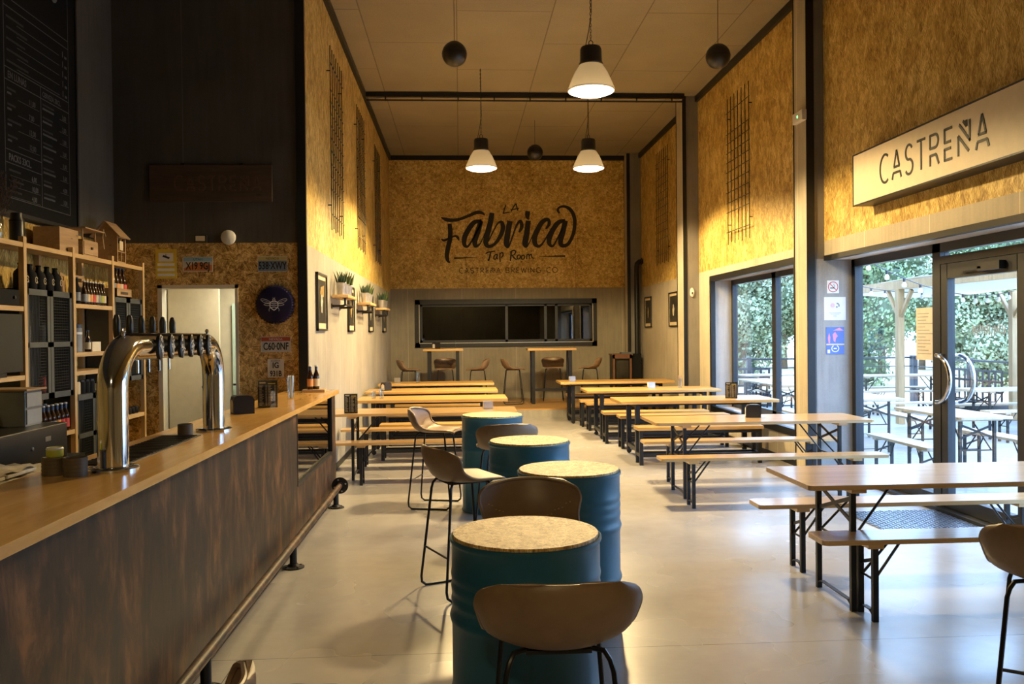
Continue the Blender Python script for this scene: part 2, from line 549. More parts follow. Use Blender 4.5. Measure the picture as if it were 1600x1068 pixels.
# ------------------------------------------------------------------ mesh builder
class MB:
    def __init__(s):
        s.v = []
        s.f = []

    def add(s, vs, fs, M=None):
        o = len(s.v)
        s.v += [tuple(M @ Vector(p)) if M is not None else tuple(p) for p in vs]
        s.f += [tuple(o + i for i in f) for f in fs]
        return s

    def box(s, x0, x1, y0, y1, z0, z1, b=0.0, M=None):
        if b <= 0:
            vs = [(x0, y0, z0), (x1, y0, z0), (x1, y1, z0), (x0, y1, z0), (x0, y0, z1), (x1, y0, z1), (x1, y1, z1), (x0, y1, z1)]
            fs = [(0, 3, 2, 1), (4, 5, 6, 7), (0, 1, 5, 4), (1, 2, 6, 5), (2, 3, 7, 6), (3, 0, 4, 7)]
            return s.add(vs, fs, M)
        bm = bmesh.new()
        bmesh.ops.create_cube(bm, size=1)
        for v in bm.verts:
            v.co = Vector(((x0 + x1) / 2 + v.co.x * (x1 - x0), (y0 + y1) / 2 + v.co.y * (y1 - y0), (z0 + z1) / 2 + v.co.z * (z1 - z0)))
        bmesh.ops.bevel(bm, geom=bm.edges[:], offset=b, segments=2, affect='EDGES', profile=0.6)
        bm.verts.index_update()
        s.add([v.co[:] for v in bm.verts], [tuple(v.index for v in f.verts) for f in bm.faces], M)
        bm.free()
        return s

    def bar(s, a, b, w, h=None, up=(0, 0, 1)):
        """rectangular bar from a to b"""
        h = h or w
        a, b = Vector(a), Vector(b)
        d = (b - a)
        L = d.length
        d.normalize()
        u = Vector(up)
        if abs(d.dot(u)) > 0.98:
            u = Vector((0, 1, 0))
        x = d.cross(u).normalized()
        y = x.cross(d).normalized()
        M = Matrix.Identity(4)
        for i in range(3):
            M[i][0], M[i][1], M[i][2], M[i][3] = x[i], d[i], y[i], a[i]
        return s.box(-w / 2, w / 2, 0, L, -h / 2, h / 2, 0, M)

    def tube(s, pts, r, n=8, closed=False, caps=True):
        pts = [Vector(p) for p in pts]
        m = len(pts)
        rs = r if isinstance(r, (list, tuple)) else [r] * m
        rings = []
        prev = None
        for i, p in enumerate(pts):
            if closed:
                d = (pts[(i + 1) % m] - pts[i - 1]).normalized()
            else:
                d = ((pts[i + 1] - p).normalized() if i < m - 1 else Vector()) + ((p - pts[i - 1]).normalized() if i else Vector())
                d.normalize()
            if prev is None:
                u = Vector((0, 0, 1)) if abs(d.z) < 0.9 else Vector((1, 0, 0))
                x = d.cross(u).normalized()
            else:
                x = (prev - d * prev.dot(d)).normalized()
            prev = x
            y = d.cross(x)
            rings.append([p + (x * math.cos(2 * PI * k / n) + y * math.sin(2 * PI * k / n)) * rs[i] for k in range(n)])
        o = len(s.v)
        for rg in rings:
            s.v += [tuple(q) for q in rg]
        cnt = m if closed else m - 1
        for i in range(cnt):
            a, b = o + i * n, o + ((i + 1) % m) * n
            for k in range(n):
                s.f.append((a + k, a + (k + 1) % n, b + (k + 1) % n, b + k))
        if caps and not closed:
            s.f.append(tuple(o + k for k in range(n - 1, -1, -1)))
            s.f.append(tuple(o + (m - 1) * n + k for k in range(n)))
        return s

    def lathe(s, prof, n=32, c=(0, 0, 0), M=None, flute=0, amp=0.0):
        vs, fs = [], []
        m = len(prof)
        for (r, z) in prof:
            for k in range(n):
                a = 2 * PI * k / n
                q = r * (1 + amp * math.cos(flute * a)) if flute else r
                vs.append((c[0] + q * math.cos(a), c[1] + q * math.sin(a), c[2] + z))
        for i in range(m - 1):
            for k in range(n):
                fs.append((i * n + k, i * n + (k + 1) % n, (i + 1) * n + (k + 1) % n, (i + 1) * n + k))
        if prof[0][0] > 1e-5:
            fs.append(tuple(range(n - 1, -1, -1)))
        if prof[-1][0] > 1e-5:
            fs.append(tuple((m - 1) * n + k for k in range(n)))
        return s.add(vs, fs, M)

    def cyl(s, x, y, z0, z1, r, n=20, M=None):
        return s.lathe([(r, z0), (r, z1)], n, (x, y, 0), M)

    def prism(s, poly, t0, t1, M=None):
        """polygon in (a,b), extruded along third axis; M places it"""
        n = len(poly)
        vs = [(a, b, t0) for a, b in poly] + [(a, b, t1) for a, b in poly]
        fs = [tuple(range(n - 1, -1, -1)), tuple(range(n, 2 * n))] + [(i, (i + 1) % n, n + (i + 1) % n, n + i) for i in range(n)]
        return s.add(vs, fs, M)

    def ribbon(s, pts, t=0.004, M=None, wscale=1.0):
        """flat brush stroke: pts (a,b,w)"""
        n0 = len(pts)
        P = []
        for i in range(n0 - 1):          # smooth with Catmull-Rom
            p0 = pts[max(i - 1, 0)]
            p1, p2 = pts[i], pts[i + 1]
            p3 = pts[min(i + 2, n0 - 1)]
            k = 5 if n0 > 2 else 1
            for j in range(k):
                u = j / k
                P.append(tuple(0.5 * ((2 * p1[c]) + (-p0[c] + p2[c]) * u + (2 * p0[c] - 5 * p1[c] + 4 * p2[c] - p3[c]) * u * u + (-p0[c] + 3 * p1[c] - 3 * p2[c] + p3[c]) * u ** 3) for c in range(3)))
        P.append(pts[-1])
        vs = []
        m = len(P)
        for i, (a, b, w_) in enumerate(P):
            a0, b0 = P[max(i - 1, 0)][:2]
            a1, b1 = P[min(i + 1, m - 1)][:2]
            d = math.hypot(a1 - a0, b1 - b0) or 1
            nx, ny = -(b1 - b0) / d, (a1 - a0) / d
            h = max(w_, 0.0) * wscale / 2
            vs += [(a + nx * h, b + ny * h, 0), (a - nx * h, b - ny * h, 0), (a + nx * h, b + ny * h, t), (a - nx * h, b - ny * h, t)]
        fs = []
        for i in range(m - 1):
            q = 4 * i
            fs += [(q + 2, q + 3, q + 7, q + 6), (q, q + 4, q + 5, q + 1), (q, q + 2, q + 6, q + 4), (q + 1, q + 5, q + 7, q + 3)]
        fs += [(0, 1, 3, 2), (4 * m - 4, 4 * m - 2, 4 * m - 1, 4 * m - 3)]
        return s.add(vs, fs, M)

    def build(s, name, mat, parent=None, smooth=True, loc=None, rz=0.0):
        me = bpy.data.meshes.new(name)
        me.from_pydata(s.v, [], s.f)
        bm = bmesh.new()
        bm.from_mesh(me)
        bmesh.ops.recalc_face_normals(bm, faces=bm.faces[:])
        bm.to_mesh(me)
        bm.free()
        if smooth:
            me.polygons.foreach_set('use_smooth', [True] * len(me.polygons))
            me.set_sharp_from_angle(angle=R(38))
        me.materials.append(MATS[mat])
        me.update()
        o = bpy.data.objects.new(name, me)
        COL.objects.link(o)
        if parent is not None:
            o.parent = parent
        if loc is not None:
            o.location = loc
        if rz:
            o.rotation_euler = (0, 0, rz)
        return o


def tag(o, label, cat, group=None):
    o['label'] = label
    o['category'] = cat
    if group:
        o['group'] = group
    return o


def thing(name, label, cat, loc=(0, 0, 0), rz=0.0, group=None):
    o = bpy.data.objects.new(name, None)
    o.empty_display_size = 0.1
    COL.objects.link(o)
    o.location = loc
    o.rotation_euler = (0, 0, rz)
    return tag(o, label, cat, group)


def struct(name, mb, mat, parent=None):
    o = mb.build(name, mat, parent, smooth=False)
    if parent is None:
        o['kind'] = 'structure'
    return o


def dup(root, loc, rz=0.0, label=None, group=None, scale=None):
    r = root.copy()
    COL.objects.link(r)
    r.location = loc
    r.rotation_euler = (0, 0, rz)
    if scale:
        r.scale = scale
    if label:
        r['label'] = label
    if group:
        r['group'] = group
    for ch in list(root.children):
        c = ch.copy()
        COL.objects.link(c)
        c.parent = r
        for g in list(ch.children):
            d = g.copy()
            COL.objects.link(d)
            d.parent = c
    return r


def text_mesh(body, size, M, extrude=0.001, shear=0.0, spacing=1.0, align='CENTER', name='lettering', mat='black_matt', parent=None, sx=1.0, bold=0.0):
    cu = bpy.data.curves.new('t', 'FONT')
    cu.body = body
    cu.size = size
    cu.extrude = extrude
    cu.offset = bold
    cu.shear = shear
    cu.space_character = spacing
    cu.align_x = align
    cu.resolution_u = 3
    ob = bpy.data.objects.new('t', cu)
    COL.objects.link(ob)
    bpy.context.view_layer.update()
    dg = bpy.context.evaluated_depsgraph_get()
    me = bpy.data.meshes.new_from_object(ob.evaluated_get(dg))
    bpy.data.objects.remove(ob)
    bpy.data.curves.remove(cu)
    me.transform(M @ Matrix.Diagonal((sx, 1, 1, 1)))
    me.materials.clear()
    me.materials.append(MATS[mat])
    me.name = name
    o = bpy.data.objects.new(name, me)
    COL.objects.link(o)
    if parent is not None:
        o.parent = parent
    return o


def face_y(x, y, z):      # local (a,b,t) -> faces the camera (-Y); a=+X, b=+Z, t=-Y
    return Matrix(((1, 0, 0, x), (0, 0, -1, y), (0, 1, 0, z), (0, 0, 0, 1)))


def face_px(x, y, z):     # on a left-hand wall, faces +X; a = +Y, b=+Z, t=+X
    return Matrix(((0, 0, 1, x), (1, 0, 0, y), (0, 1, 0, z), (0, 0, 0, 1)))


def face_nx(x, y, z):     # on a right-hand wall, faces -X; a = -Y, b=+Z, t=-X
    return Matrix(((0, 0, -1, x), (-1, 0, 0, y), (0, 1, 0, z), (0, 0, 0, 1)))


def arc(cx, cy, rx, ry, a0, a1, w_, n=10):
    return [(cx + rx * math.cos(R(a0 + (a1 - a0) * i / n)), cy + ry * math.sin(R(a0 + (a1 - a0) * i / n)), w_) for i in range(n + 1)]


# thin split lettering: strokes in a unit-high box, each with its own advance
def letter(ch, W=0.055):
    s = []
    L = lambda *p: [(a, b, W) for a, b in p]
    if ch == 'C':
        return [arc(0.42, 0.5, 0.40, 0.5, 55, 305, W, 16)], 0.72
    if ch == 'O':
        return [arc(0.46, 0.5, 0.44, 0.5, 0, 360, W, 22)], 0.98
    if ch == 'G':
        return [arc(0.44, 0.5, 0.42, 0.5, 50, 330, W, 18), L((0.5, 0.46), (0.84, 0.46)), L((0.82, 0.46), (0.82, 0.24))], 0.96
    if ch == 'A':
        return [L((0.14, 0.42), (0.33, 1.0)), L((0.33, 1.0), (0.54, 0.42)), L((0.12, 0.42), (0.56, 0.42)), L((0.0, 0.0), (0.08, 0.22)), L((0.07, 0.22), (0.60, 0.22)), L((0.60, 0.22), (0.68, 0.0))], 0.72
    if ch == 'S':
        return [arc(0.27, 0.74, 0.24, 0.25, 30, 270, W, 12), arc(0.27, 0.25, 0.26, 0.25, 90, -150, W, 12)], 0.58
    if ch == 'T':
        return [L((0.0, 0.98), (0.56, 0.98)), L((0.28, 0.98), (0.28, 0.0))], 0.58
    if ch == 'R':
        return [L((0.04, 0.56), (0.04, 1.0)), L((0.02, 0.98), (0.36, 0.98)), arc(0.36, 0.77, 0.2, 0.21, 90, -90, W, 8), L((0.02, 0.56), (0.36, 0.56)), L((0.04, 0.0), (0.04, 0.34)), L((0.02, 0.33), (0.42, 0.33)), L((0.42, 0.33), (0.60, 0.0))], 0.66
    if ch == 'E':
        return [L((0.04, 0.56), (0.04, 1.0)), L((0.02, 0.98), (0.5, 0.98)), L((0.02, 0.57), (0.42, 0.57)), L((0.04, 0.0), (0.04, 0.38)), L((0.02, 0.36), (0.42, 0.36)), L((0.02, 0.02), (0.5, 0.02))], 0.56
    if ch == 'Ñ':
        return [L((0.04, 0.0), (0.04, 0.62)), L((0.04, 0.62), (0.64, 0.06)), L((0.10, 0.95), (0.72, 0.36)), L((0.70, 1.0), (0.70, 0.36)), L((0.32, 1.02), (0.52, 0.82)), L((0.52, 0.82), (0.52, 1.02)), L((0.42, 0.96), (0.52, 0.96))], 0.78
    if ch == 'N':
        return [L((0.04, 0.0), (0.04, 1.0)), L((0.04, 1.0), (0.66, 0.0)), L((0.66, 0.0), (0.66, 1.0))], 0.74
    if ch == 'B':
        return [L((0.04, 0.0), (0.04, 1.0)), L((0.02, 0.98), (0.34, 0.98)), arc(0.34, 0.75, 0.2, 0.23, 90, -90, W, 8), L((0.02, 0.52), (0.34, 0.52)), arc(0.34, 0.27, 0.24, 0.25, 90, -90, W, 8), L((0.02, 0.02), (0.34, 0.02))], 0.64
    if ch == 'W':
        return [L((0.0, 1.0), (0.24, 0.0)), L((0.24, 0.0), (0.46, 0.9)), L((0.46, 0.9), (0.68, 0.0)), L((0.68, 0.0), (0.92, 1.0))], 0.94
    if ch == 'I':
        return [L((0.06, 0.0), (0.06, 1.0))], 0.14
    if ch == "'":
        return [L((0.06, 0.98), (0.06, 0.80))], 0.14
    return [], 0.35


def thin_text(body, h, width, M, mat, parent, name='letter', W=0.055, t=0.003):
    """lettering of cap height h fitted into the given width, starting at a=0"""
    total = 0.0
    items = []
    for ch in body:
        st, adv = letter(ch, W)
        items.append((total, st))
        total += adv + 0.26
    total -= 0.26
    k = width / total
    for x, st in items:
        if not st:
            continue
        mb = MB()
        for pl in st:
            mb.ribbon([((x + a) * k, b * h, w_ * h) for a, b, w_ in pl], t, M)
        mb.build(name, mat, parent, smooth=False)


LOGO = [
    [(228, 440, 6), (262, 455, 26), (300, 462, 26), (360, 455, 22), (430, 430, 22), (490, 405, 26), (530, 408, 22), (552, 425, 6)],
    [(290, 488, 30), (295, 540, 34), (292, 600, 34), (278, 660, 34), (268, 720, 32), (275, 760, 24), (292, 775, 6)],
    [(228, 600, 8), (250, 610, 18), (290, 592, 12), (330, 578, 14), (350, 590, 20), (358, 612, 6)],
    [(527, 462, 16), (470, 480, 34), (430, 530, 38), (400, 590, 38), (398, 640, 30), (420, 656, 18), (450, 620, 12), (500, 530, 12), (525, 480, 16)],
    [(522, 466, 36), (500, 540, 40), (476, 615, 38), (482, 652, 28), (515, 635, 10), (545, 570, 7), (560, 535, 6)],
    [(605, 408, 36), (592, 480, 40), (570, 560, 42), (556, 625, 38), (575, 655, 28), (620, 640, 22), (665, 580, 30), (685, 520, 34), (675, 478, 26), (645, 488, 12), (605, 560, 10), (575, 620, 10)],
    [(738, 468, 40), (722, 550, 42), (710, 635, 42), (725, 660, 14), (750, 600, 12), (785, 505, 14), (815, 470, 24), (825, 510, 28), (805, 552, 14)],
    [(874, 466, 38), (862, 560, 42), (848, 635, 42), (858, 660, 16), (880, 630, 8), (905, 575, 7)],
    [(872, 395, 34), (868, 425, 36), (872, 448, 20), (882, 456, 6)],
    [(1005, 528, 14), (1030, 490, 24), (1020, 458, 26), (980, 475, 34), (945, 530, 38), (920, 590, 40), (925, 640, 34), (955, 656, 20), (990, 620, 12), (1030, 550, 8)],
    [(1150, 462, 18), (1100, 480, 34), (1060, 530, 38), (1032, 590, 40), (1030, 638, 30), (1055, 656, 16), (1085, 610, 12), (1130, 520, 12)],
    [(1152, 466, 38), (1132, 550, 40), (1114, 618, 38), (1125, 652, 30), (1170, 640, 26), (1208, 570, 26), (1222, 490, 28), (1215, 430, 28), (1190, 385, 26), (1150, 362, 20), (1112, 366, 16), (1095, 388, 18), (1108, 412, 12)],
    [(708, 350, 9), (698, 380, 9), (690, 410, 9)], [(684, 412, 8), (736, 402, 8)],
    [(748, 398, 8), (765, 365, 9), (782, 340, 9)], [(784, 338, 9), (790, 365, 9), (797, 392, 9)], [(744, 386, 8), (806, 374, 8)],
    [(320, 742, 12), (400, 740, 8), (490, 738, 2)], [(950, 732, 2), (1050, 731, 8), (1148, 730, 12)],
]
TAPROOM = [
    [(553, 712, 6), (570, 700, 9), (600, 695, 10), (628, 690, 7)], [(592, 700, 11), (585, 730, 11), (576, 762, 10), (570, 748, 5)],
    [(640, 715, 8), (622, 722, 9), (614, 742, 9), (625, 752, 7), (638, 735, 7)], [(642, 714, 9), (638, 740, 9), (648, 752, 5)],
    [(662, 702, 9), (660, 740, 9), (662, 772, 8)], [(660, 712, 6), (678, 702, 9), (684, 722, 9), (668, 740, 7)],
    [(745, 695, 11), (742, 730, 11), (738, 764, 9)], [(735, 700, 6), (760, 686, 9), (778, 694, 9), (768, 716, 8), (748, 724, 6)], [(752, 724, 9), (770, 745, 9), (788, 756, 6)],
    [(805, 718, 8), (790, 728, 9), (790, 748, 8), (806, 748, 8), (812, 730, 8), (803, 718, 6)],
    [(838, 720, 8), (822, 730, 9), (822, 750, 8), (838, 750, 8), (846, 732, 8), (836, 720, 6)], [(818, 768, 6), (826, 774, 6)],
    [(862, 716, 9), (858, 752, 9)], [(860, 728, 6), (874, 714, 8), (880, 748, 8)], [(880, 728, 6), (893, 714, 8), (900, 740, 8), (912, 746, 5)],
]


def logo_mesh(strokes, k, M):
    mb = MB()
    for st in strokes:
        mb.ribbon([((a - 225) * k, -(b - 340) * k, w_ * k) for a, b, w_ in st], 0.004, M)
    return mb


# ================================================================== THE ROOM
XL, XR, YB, ZC = -1.56, 4.10, 19.60, 5.68
XBL, YBW = -3.47, 8.95          # bar zone: left wall and rear wall
YF = -5.0                        # wall behind the camera
ZO = 2.60                        # where boards end and strand board begins

struct('floor', MB().box(-3.6, 4.5, YF - 0.1, 16.9, -0.12, 0.0), 'polished_concrete')
struct('ceiling', MB().box(-3.7, 4.6, YF - 0.1, 19.8, ZC, ZC + 0.15), 'fibre_ceiling')
# raised wooden platform at the far end
struct('floor_platform', MB().box(XL, XR, 16.92, YB, 0.0, 0.18), 'platform_wood')
struct('trim_1', MB().box(XL, XR, 16.895, 16.92, 0.0, 0.15), 'board_left')

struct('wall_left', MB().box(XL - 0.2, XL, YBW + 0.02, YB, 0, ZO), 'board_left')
struct('wall_left_upper', MB().box(XL - 0.2, XL, YBW + 0.02, YB, ZO, ZC), 'osb_side')
struct('baseboard_left', MB().box(XL, XL + 0.012, YBW + 0.05, 16.9, 0, 0.07), 'black_steel')
struct('trim_2', MB().box(XL - 0.085, XL + 0.008, YBW - 0.03, YBW + 0.02, 0, ZC), 'black_steel')      # steel angle closing the end of the left wall
struct('trim_3', MB().box(XL, XL + 0.05, YBW, YB, ZC - 0.10, ZC), 'black_steel')
struct('trim_4', MB().box(XL, XR, YB - 0.05, YB, ZC - 0.10, ZC), 'black_steel')

# back wall with the long interior window
WX0, WX1, WZ0, WZ1 = -1.01, 3.12, 1.36, 2.44
mb = MB()
mb.box(XL - 0.2, WX0, YB, YB + 0.18, 0, ZO + 0.09).box(WX1, XR + 0.3, YB, YB + 0.18, 0, ZO + 0.09)
mb.box(WX0, WX1, YB, YB + 0.18, 0, WZ0).box(WX0, WX1, YB, YB + 0.18, WZ1, ZO + 0.09)
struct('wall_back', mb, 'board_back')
struct('wall_back_upper', MB().box(XL - 0.2, XR + 0.3, YB, YB + 0.18, ZO + 0.09, ZC), 'osb_end')
# dark store room behind the window
mb = MB()
mb.box(XL, XR, 23.0, 23.1, 0, 3.2).box(XL - 0.1, XL, YB + 0.18, 23.1, 0, 3.2).box(XR, XR + 0.1, YB + 0.18, 23.1, 0, 3.2)
mb.box(XL, XR, YB + 0.18, 23.1, 3.2, 3.3).box(XL, XR, YB + 0.18, 23.1, -0.1, 0)
struct('wall_store_room', mb, 'deep_black')


def window_frame_y(n, x0, x1, z0, z1, y, mull, outer=0.11):
    """window in a wall facing -Y"""
    t = bpy.data.objects.new('window_%d' % n, None)
    COL.objects.link(t)
    t['kind'] = 'structure'
    m = MB()
    m.box(x0 - 0.0, x1, y - 0.03, y + 0.03, z1 - outer, z1).box(x0, x1, y - 0.03, y + 0.03, z0, z0 + outer)
    m.box(x0, x0 + outer, y - 0.03, y + 0.03, z0, z1).box(x1 - outer, x1, y - 0.03, y + 0.03, z0, z1)
    m.build('window_surround', 'black_steel', t, False)
    m = MB()
    a = outer
    yy = y + 0.05
    m.box(x0 + a, x1 - a, yy, yy + 0.04, z1 - a - 0.05, z1 - a).box(x0 + a, x1 - a, yy, yy + 0.04, z0 + a, z0 + a + 0.05)
    m.box(x0 + a, x0 + a + 0.05, yy, yy + 0.04, z0 + a, z1 - a).box(x1 - a - 0.05, x1 - a, yy, yy + 0.04, z0 + a, z1 - a)
    for q in mull:
        m.box(q - 0.03, q + 0.03, yy, yy + 0.04, z0 + a, z1 - a)
    m.build('window_frame', 'window_alu', t, False)
    MB().box(x0 + a, x1 - a, yy + 0.015, yy + 0.02, z0 + a, z1 - a).build('window_pane', 'dark_glass', t, False)
    m = MB()
    m.box(x0 + a * .8, x1 - a * .8, y - 0.036, y - 0.03, z0 + a * .8, z0 + a * .8 + 0.012).box(x0 + a * .8, x0 + a * .8 + 0.012, y - 0.036, y - 0.03, z0 + a * .8, z1 - a)
    m.box(x1 - a * .8 - 0.012, x1 - a * .8, y - 0.036, y - 0.03, z0 + a * .8, z1 - a)
    m.build('window_bead', 'brushed', t, False)


window_frame_y(1, WX0, WX1, WZ0, WZ1, YB, (1.06, 1.95, 2.2))

# ---- right-hand wall: bays between columns
mb = MB()
for (y0, y1) in ((YF, 9.82), (9.82, 15.0), (15.0, YB)):
    mb.box(XR, XR + 0.4, y0, y1, 2.665, ZC)
struct('wall_right_upper', mb, 'osb_side')
XG = 4.45
mb = MB()
mb.box(XR, XR + 0.42, 15.0, YB, 0, 2.665)                      # far bay, closed
W2 = (10.33, 13.87, 0.42, 2.50)
mb.box(XR, XR + 0.42, 9.5, W2[0], 0, 2.665).box(XR, XR + 0.42, W2[1], 15.0, 0, 2.665)
mb.box(XR, XR + 0.42, W2[0], W2[1], 0, W2[2]).box(XR, XR + 0.42, W2[0], W2[1], W2[3], 2.665)
mb.box(XR, XR + 0.42, 4.4, 9.5, 2.465, 2.665)                  # header above the entrance
mb.box(XR, XR + 0.42, YF, 4.4, 2.465, 2.665).box(XR, XR + 0.42, YF, 4.4, 0, 0.42)
mb.box(XR, XR + 0.42, YF, 4.4, 0.42, 2.465)
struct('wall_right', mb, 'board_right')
struct('baseboard_right', MB().box(XR - 0.012, XR, 9.95, 14.6, 0, 0.07), 'black_steel')
struct('trim_5', MB().box(XR - 0.05, XR, YF, YB, ZC - 0.10, ZC), 'black_steel')


def column(n, x0, y0, y1, strip, x1=XR, light_z=0.0):
    t = bpy.data.objects.new('trim_%d' % n, None)
    COL.objects.link(t)
    t['kind'] = 'structure'
    MB().box(x0, x1, y0, y1, 0, ZC).build('column_casing', 'column_grey', t, False)
    MB().box(x0 - 0.012, x0, y0 + 0.0, y1, 0, ZC).build('column_side_board', 'board_right', t, False)
    MB().box(x0 - 0.014, x0 + strip, y0 - 0.012, y0 + 0.0, 0, ZC).build('column_corner_strip', 'black_steel', t, False)
    MB().box(x0 - 0.02, x0 + 0.0, y1, y1 + 0.02, 0, ZC).build('column_edge_strip', 'black_steel', t, False)


column(6, 3.91, 9.50, 9.84, 0.075)
column(7, 3.84, 14.60, 15.0, 0.05)
column(8, 3.79, 19.30, YB, 0.06)
column(9, 3.91, 4.0, 4.4, 0.075)
# reveal beside the entrance
struct('wall_right_reveal', MB().box(XR - 0.1, XG + 0.05, 9.497, 9.60, 0, 2.465), 'column_light')
struct('trim_10', MB().box(XR - 0.012, XR + 0.05, 4.4, 9.49, 2.445, 2.50), 'black_steel')
struct('trim_11', MB().box(XR + 0.05, XG, 4.4, 9.49, 2.455, 2.466), 'white_plastic')

# window in the second bay
def bay_window(n, y0, y1, z0, z1, mull):
    t = bpy.data.objects.new('window_%d' % n, None)
    COL.objects.link(t)
    t['kind'] = 'structure'
    m = MB()
    for a in ((y0 - 0.0, y0 + 0.03, z0, z1), (y1 - 0.03, y1, z0, z1), (y0, y1, z0, z0 + 0.03), (y0, y1, z1 - 0.03, z1)):
        m.box(XR - 0.02, XR + 0.05, *a)
    for a in ((y0 - 0.06, y0, z0 - .06, z1 + .06), (y1, y1 + 0.06, z0 - .06, z1 + .06), (y0, y1, z0 - 0.06, z0), (y0, y1, z1, z1 + 0.06)):
        m.box(XR - 0.02, XR + 0.0, *a)
    m.build('window_surround', 'black_steel', t, False)
    m = MB()
    m.box(XR + 0.05, XG - 0.03, y0, y0 + 0.012, z0, z1).box(XR + 0.05, XG - 0.03, y1 - 0.012, y1, z0, z1)
    m.box(XR + 0.05, XG - 0.03, y0, y1, z0, z0 + 0.012).box(XR + 0.05, XG - 0.03, y0, y1, z1 - 0.012, z1)
    m.build('window_reveal', 'column_light', t, False)
    m = MB()
    for a in ((y0, y0 + 0.09, z0, z1), (y1 - 0.09, y1, z0, z1), (y0, y1, z0, z0 + 0.11), (y0, y1, z1 - 0.09, z1)):
        m.box(XG - 0.03, XG + 0.05, *a)
    for q in mull:
        m.box(XG - 0.03, XG + 0.05, q - 0.075, q + 0.075, z0, z1)
    m.build('window_frame', 'window_alu', t, False)
    MB().box(XG, XG + 0.008, y0 + 0.05, y1 - 0.05, z0 + 0.05, z1 - 0.05).build('window_pane', 'window_glass', t, False)


bay_window(2, W2[0], W2[1], W2[2], W2[3], (11.95,))

# entrance glazing: fixed pane, door with transom, fixed pane
t = bpy.data.objects.new('window_4', None)
COL.objects.link(t)
t['kind'] = 'structure'
m = MB()
Y0, Y1, ZT = 4.4, 9.5, 2.455
for a in ((Y1 - 0.09, Y1, 0, ZT), (7.70, 7.83, 0, ZT), (6.36, 6.50, 0, ZT), (Y0, Y0 + 0.09, 0, ZT), (Y0, Y1, ZT - 0.085, ZT), (7.83, Y1, 0, 0.13), (Y0, 6.5, 0, 0.13), (6.5, 7.7, 2.26, 2.33)):
    m.box(XG - 0.04, XG + 0.05, *a)
m.build('window_frame', 'window_alu', t, False)
m = MB()
m.box(XG, XG + 0.008, 7.8, Y1 - 0.05, 0.1, ZT - 0.06).box(XG, XG + 0.008, Y0 + 0.05, 6.4, 0.1, ZT - 0.06).box(XG, XG + 0.008, 6.5, 7.7, 2.3, ZT - 0.06)
m.build('window_pane', 'window_glass', t, False)
struct('trim_12', MB().box(XG - 0.12, XG + 0.1, Y0, Y1, 0.0, 0.035), 'window_alu')      # threshold
d = bpy.data.objects.new('door_1', None)
COL.objects.link(d)
d['kind'] = 'structure'
m = MB()
for a in ((7.59, 7.695, 0.04, 2.255), (6.505, 6.61, 0.04, 2.255), (6.6, 7.6, 2.12, 2.255), (6.6, 7.6, 0.04, 0.16)):
    m.box(XG - 0.035, XG + 0.035, *a)
m.build('door_leaf', 'window_alu', d, False)
MB().box(XG, XG + 0.008, 6.6, 7.6, 0.15, 2.13).build('door_pane', 'window_glass', d, False)
m = MB()
for xs in (XG - 0.11, XG + 0.11):
    P = [(xs, 7.65 - 0.22 * math.sin(R(a)), 1.21 + 0.215 * math.cos(R(a))) for a in range(0, 181, 15)]
    m.tube(P, 0.019, 10)
    for zq in (1.425, 0.995):
        m.tube([(XG - 0.03 if xs < XG else XG + 0.03, 7.65, zq), (xs, 7.65, zq)], 0.014, 8)
m.build('door_handle', 'chrome', d)
m = MB().box(XG - 0.09, XG - 0.035, 6.75, 7.05, 2.15, 2.22).box(XG - 0.09, XG - 0.075, 7.0, 7.4, 2.17, 2.19)
m.build('door_closer', 'window_alu', d, False)

# ---- bar zone walls
DX0, DX1, DZ = -3.05, -2.25, 2.19
mb = MB()
mb.box(XBL, DX0, YBW, YBW + 0.1, 0, 2.615).box(DX1, XL - 0.085, YBW, YBW + 0.1, 0, 2.615).box(DX0, DX1, YBW, YBW + 0.1, DZ, 2.615)
struct('wall_bar', mb, 'osb_bar')
struct('wall_bar_upper', MB().box(XBL, XL - 0.085, YBW, YBW + 0.1, 2.615, ZC), 'dark_board')
struct('wall_far_left', MB().box(XBL - 0.15, XBL, YF, YBW + 0.1, 0, 2.60), 'osb_side')
struct('wall_far_left_upper', MB().box(XBL - 0.15, XBL, YF, YBW + 0.1, 2.60, ZC), 'dark_board_side')
struct('wall_front', MB().box(XBL - 0.15, XR + 0.4, YF - 0.15, YF, 0, ZC), 'board_back')
# service door frame and the lit corridor behind
m = MB().box(DX0, DX0 + 0.045, YBW - 0.015, YBW + 0.12, 0, DZ).box(DX1 - 0.03, DX1, YBW - 0.015, YBW + 0.12, 0, DZ).box(DX0, DX1, YBW - 0.015, YBW + 0.12, DZ - 0.035, DZ)
struct('trim_13', m, 'cream_door')
mb = MB().box(-3.4, -3.3, YBW + 0.1, 10.5, 0, 2.5).box(-1.86, -1.76, YBW + 0.1, 10.5, 0, 2.5).box(-3.4, -1.76, YBW + 0.1, 10.6, 2.5, 2.6).box(-3.4, -1.76, YBW + 0.1, 10.6, -0.1, 0)
mb.box(-3.4, -1.76, 10.42, 10.52, 0, 2.5)
struct('wall_corridor', mb, 'cream_door')
d = bpy.data.objects.new('door_2', None)
COL.objects.link(d)
d['kind'] = 'structure'
MB().box(-3.28, -2.72, 9.95, 10.0, 0, 2.42).box(-3.28, -2.72, 10.0, 10.41, 0, 0.001).build('door_leaf', 'cream_door', d, False)
m = MB().box(-2.80, -2.765, 9.93, 9.95, 0.96, 1.2).tube([(-2.78, 9.93, 1.1), (-2.78, 9.89, 1.1), (-2.90, 9.89, 1.1)], 0.012, 8)
m.build('door_handle', 'black_plastic', d)
d = bpy.data.objects.new('door_3', None)
COL.objects.link(d)
d['kind'] = 'structure'
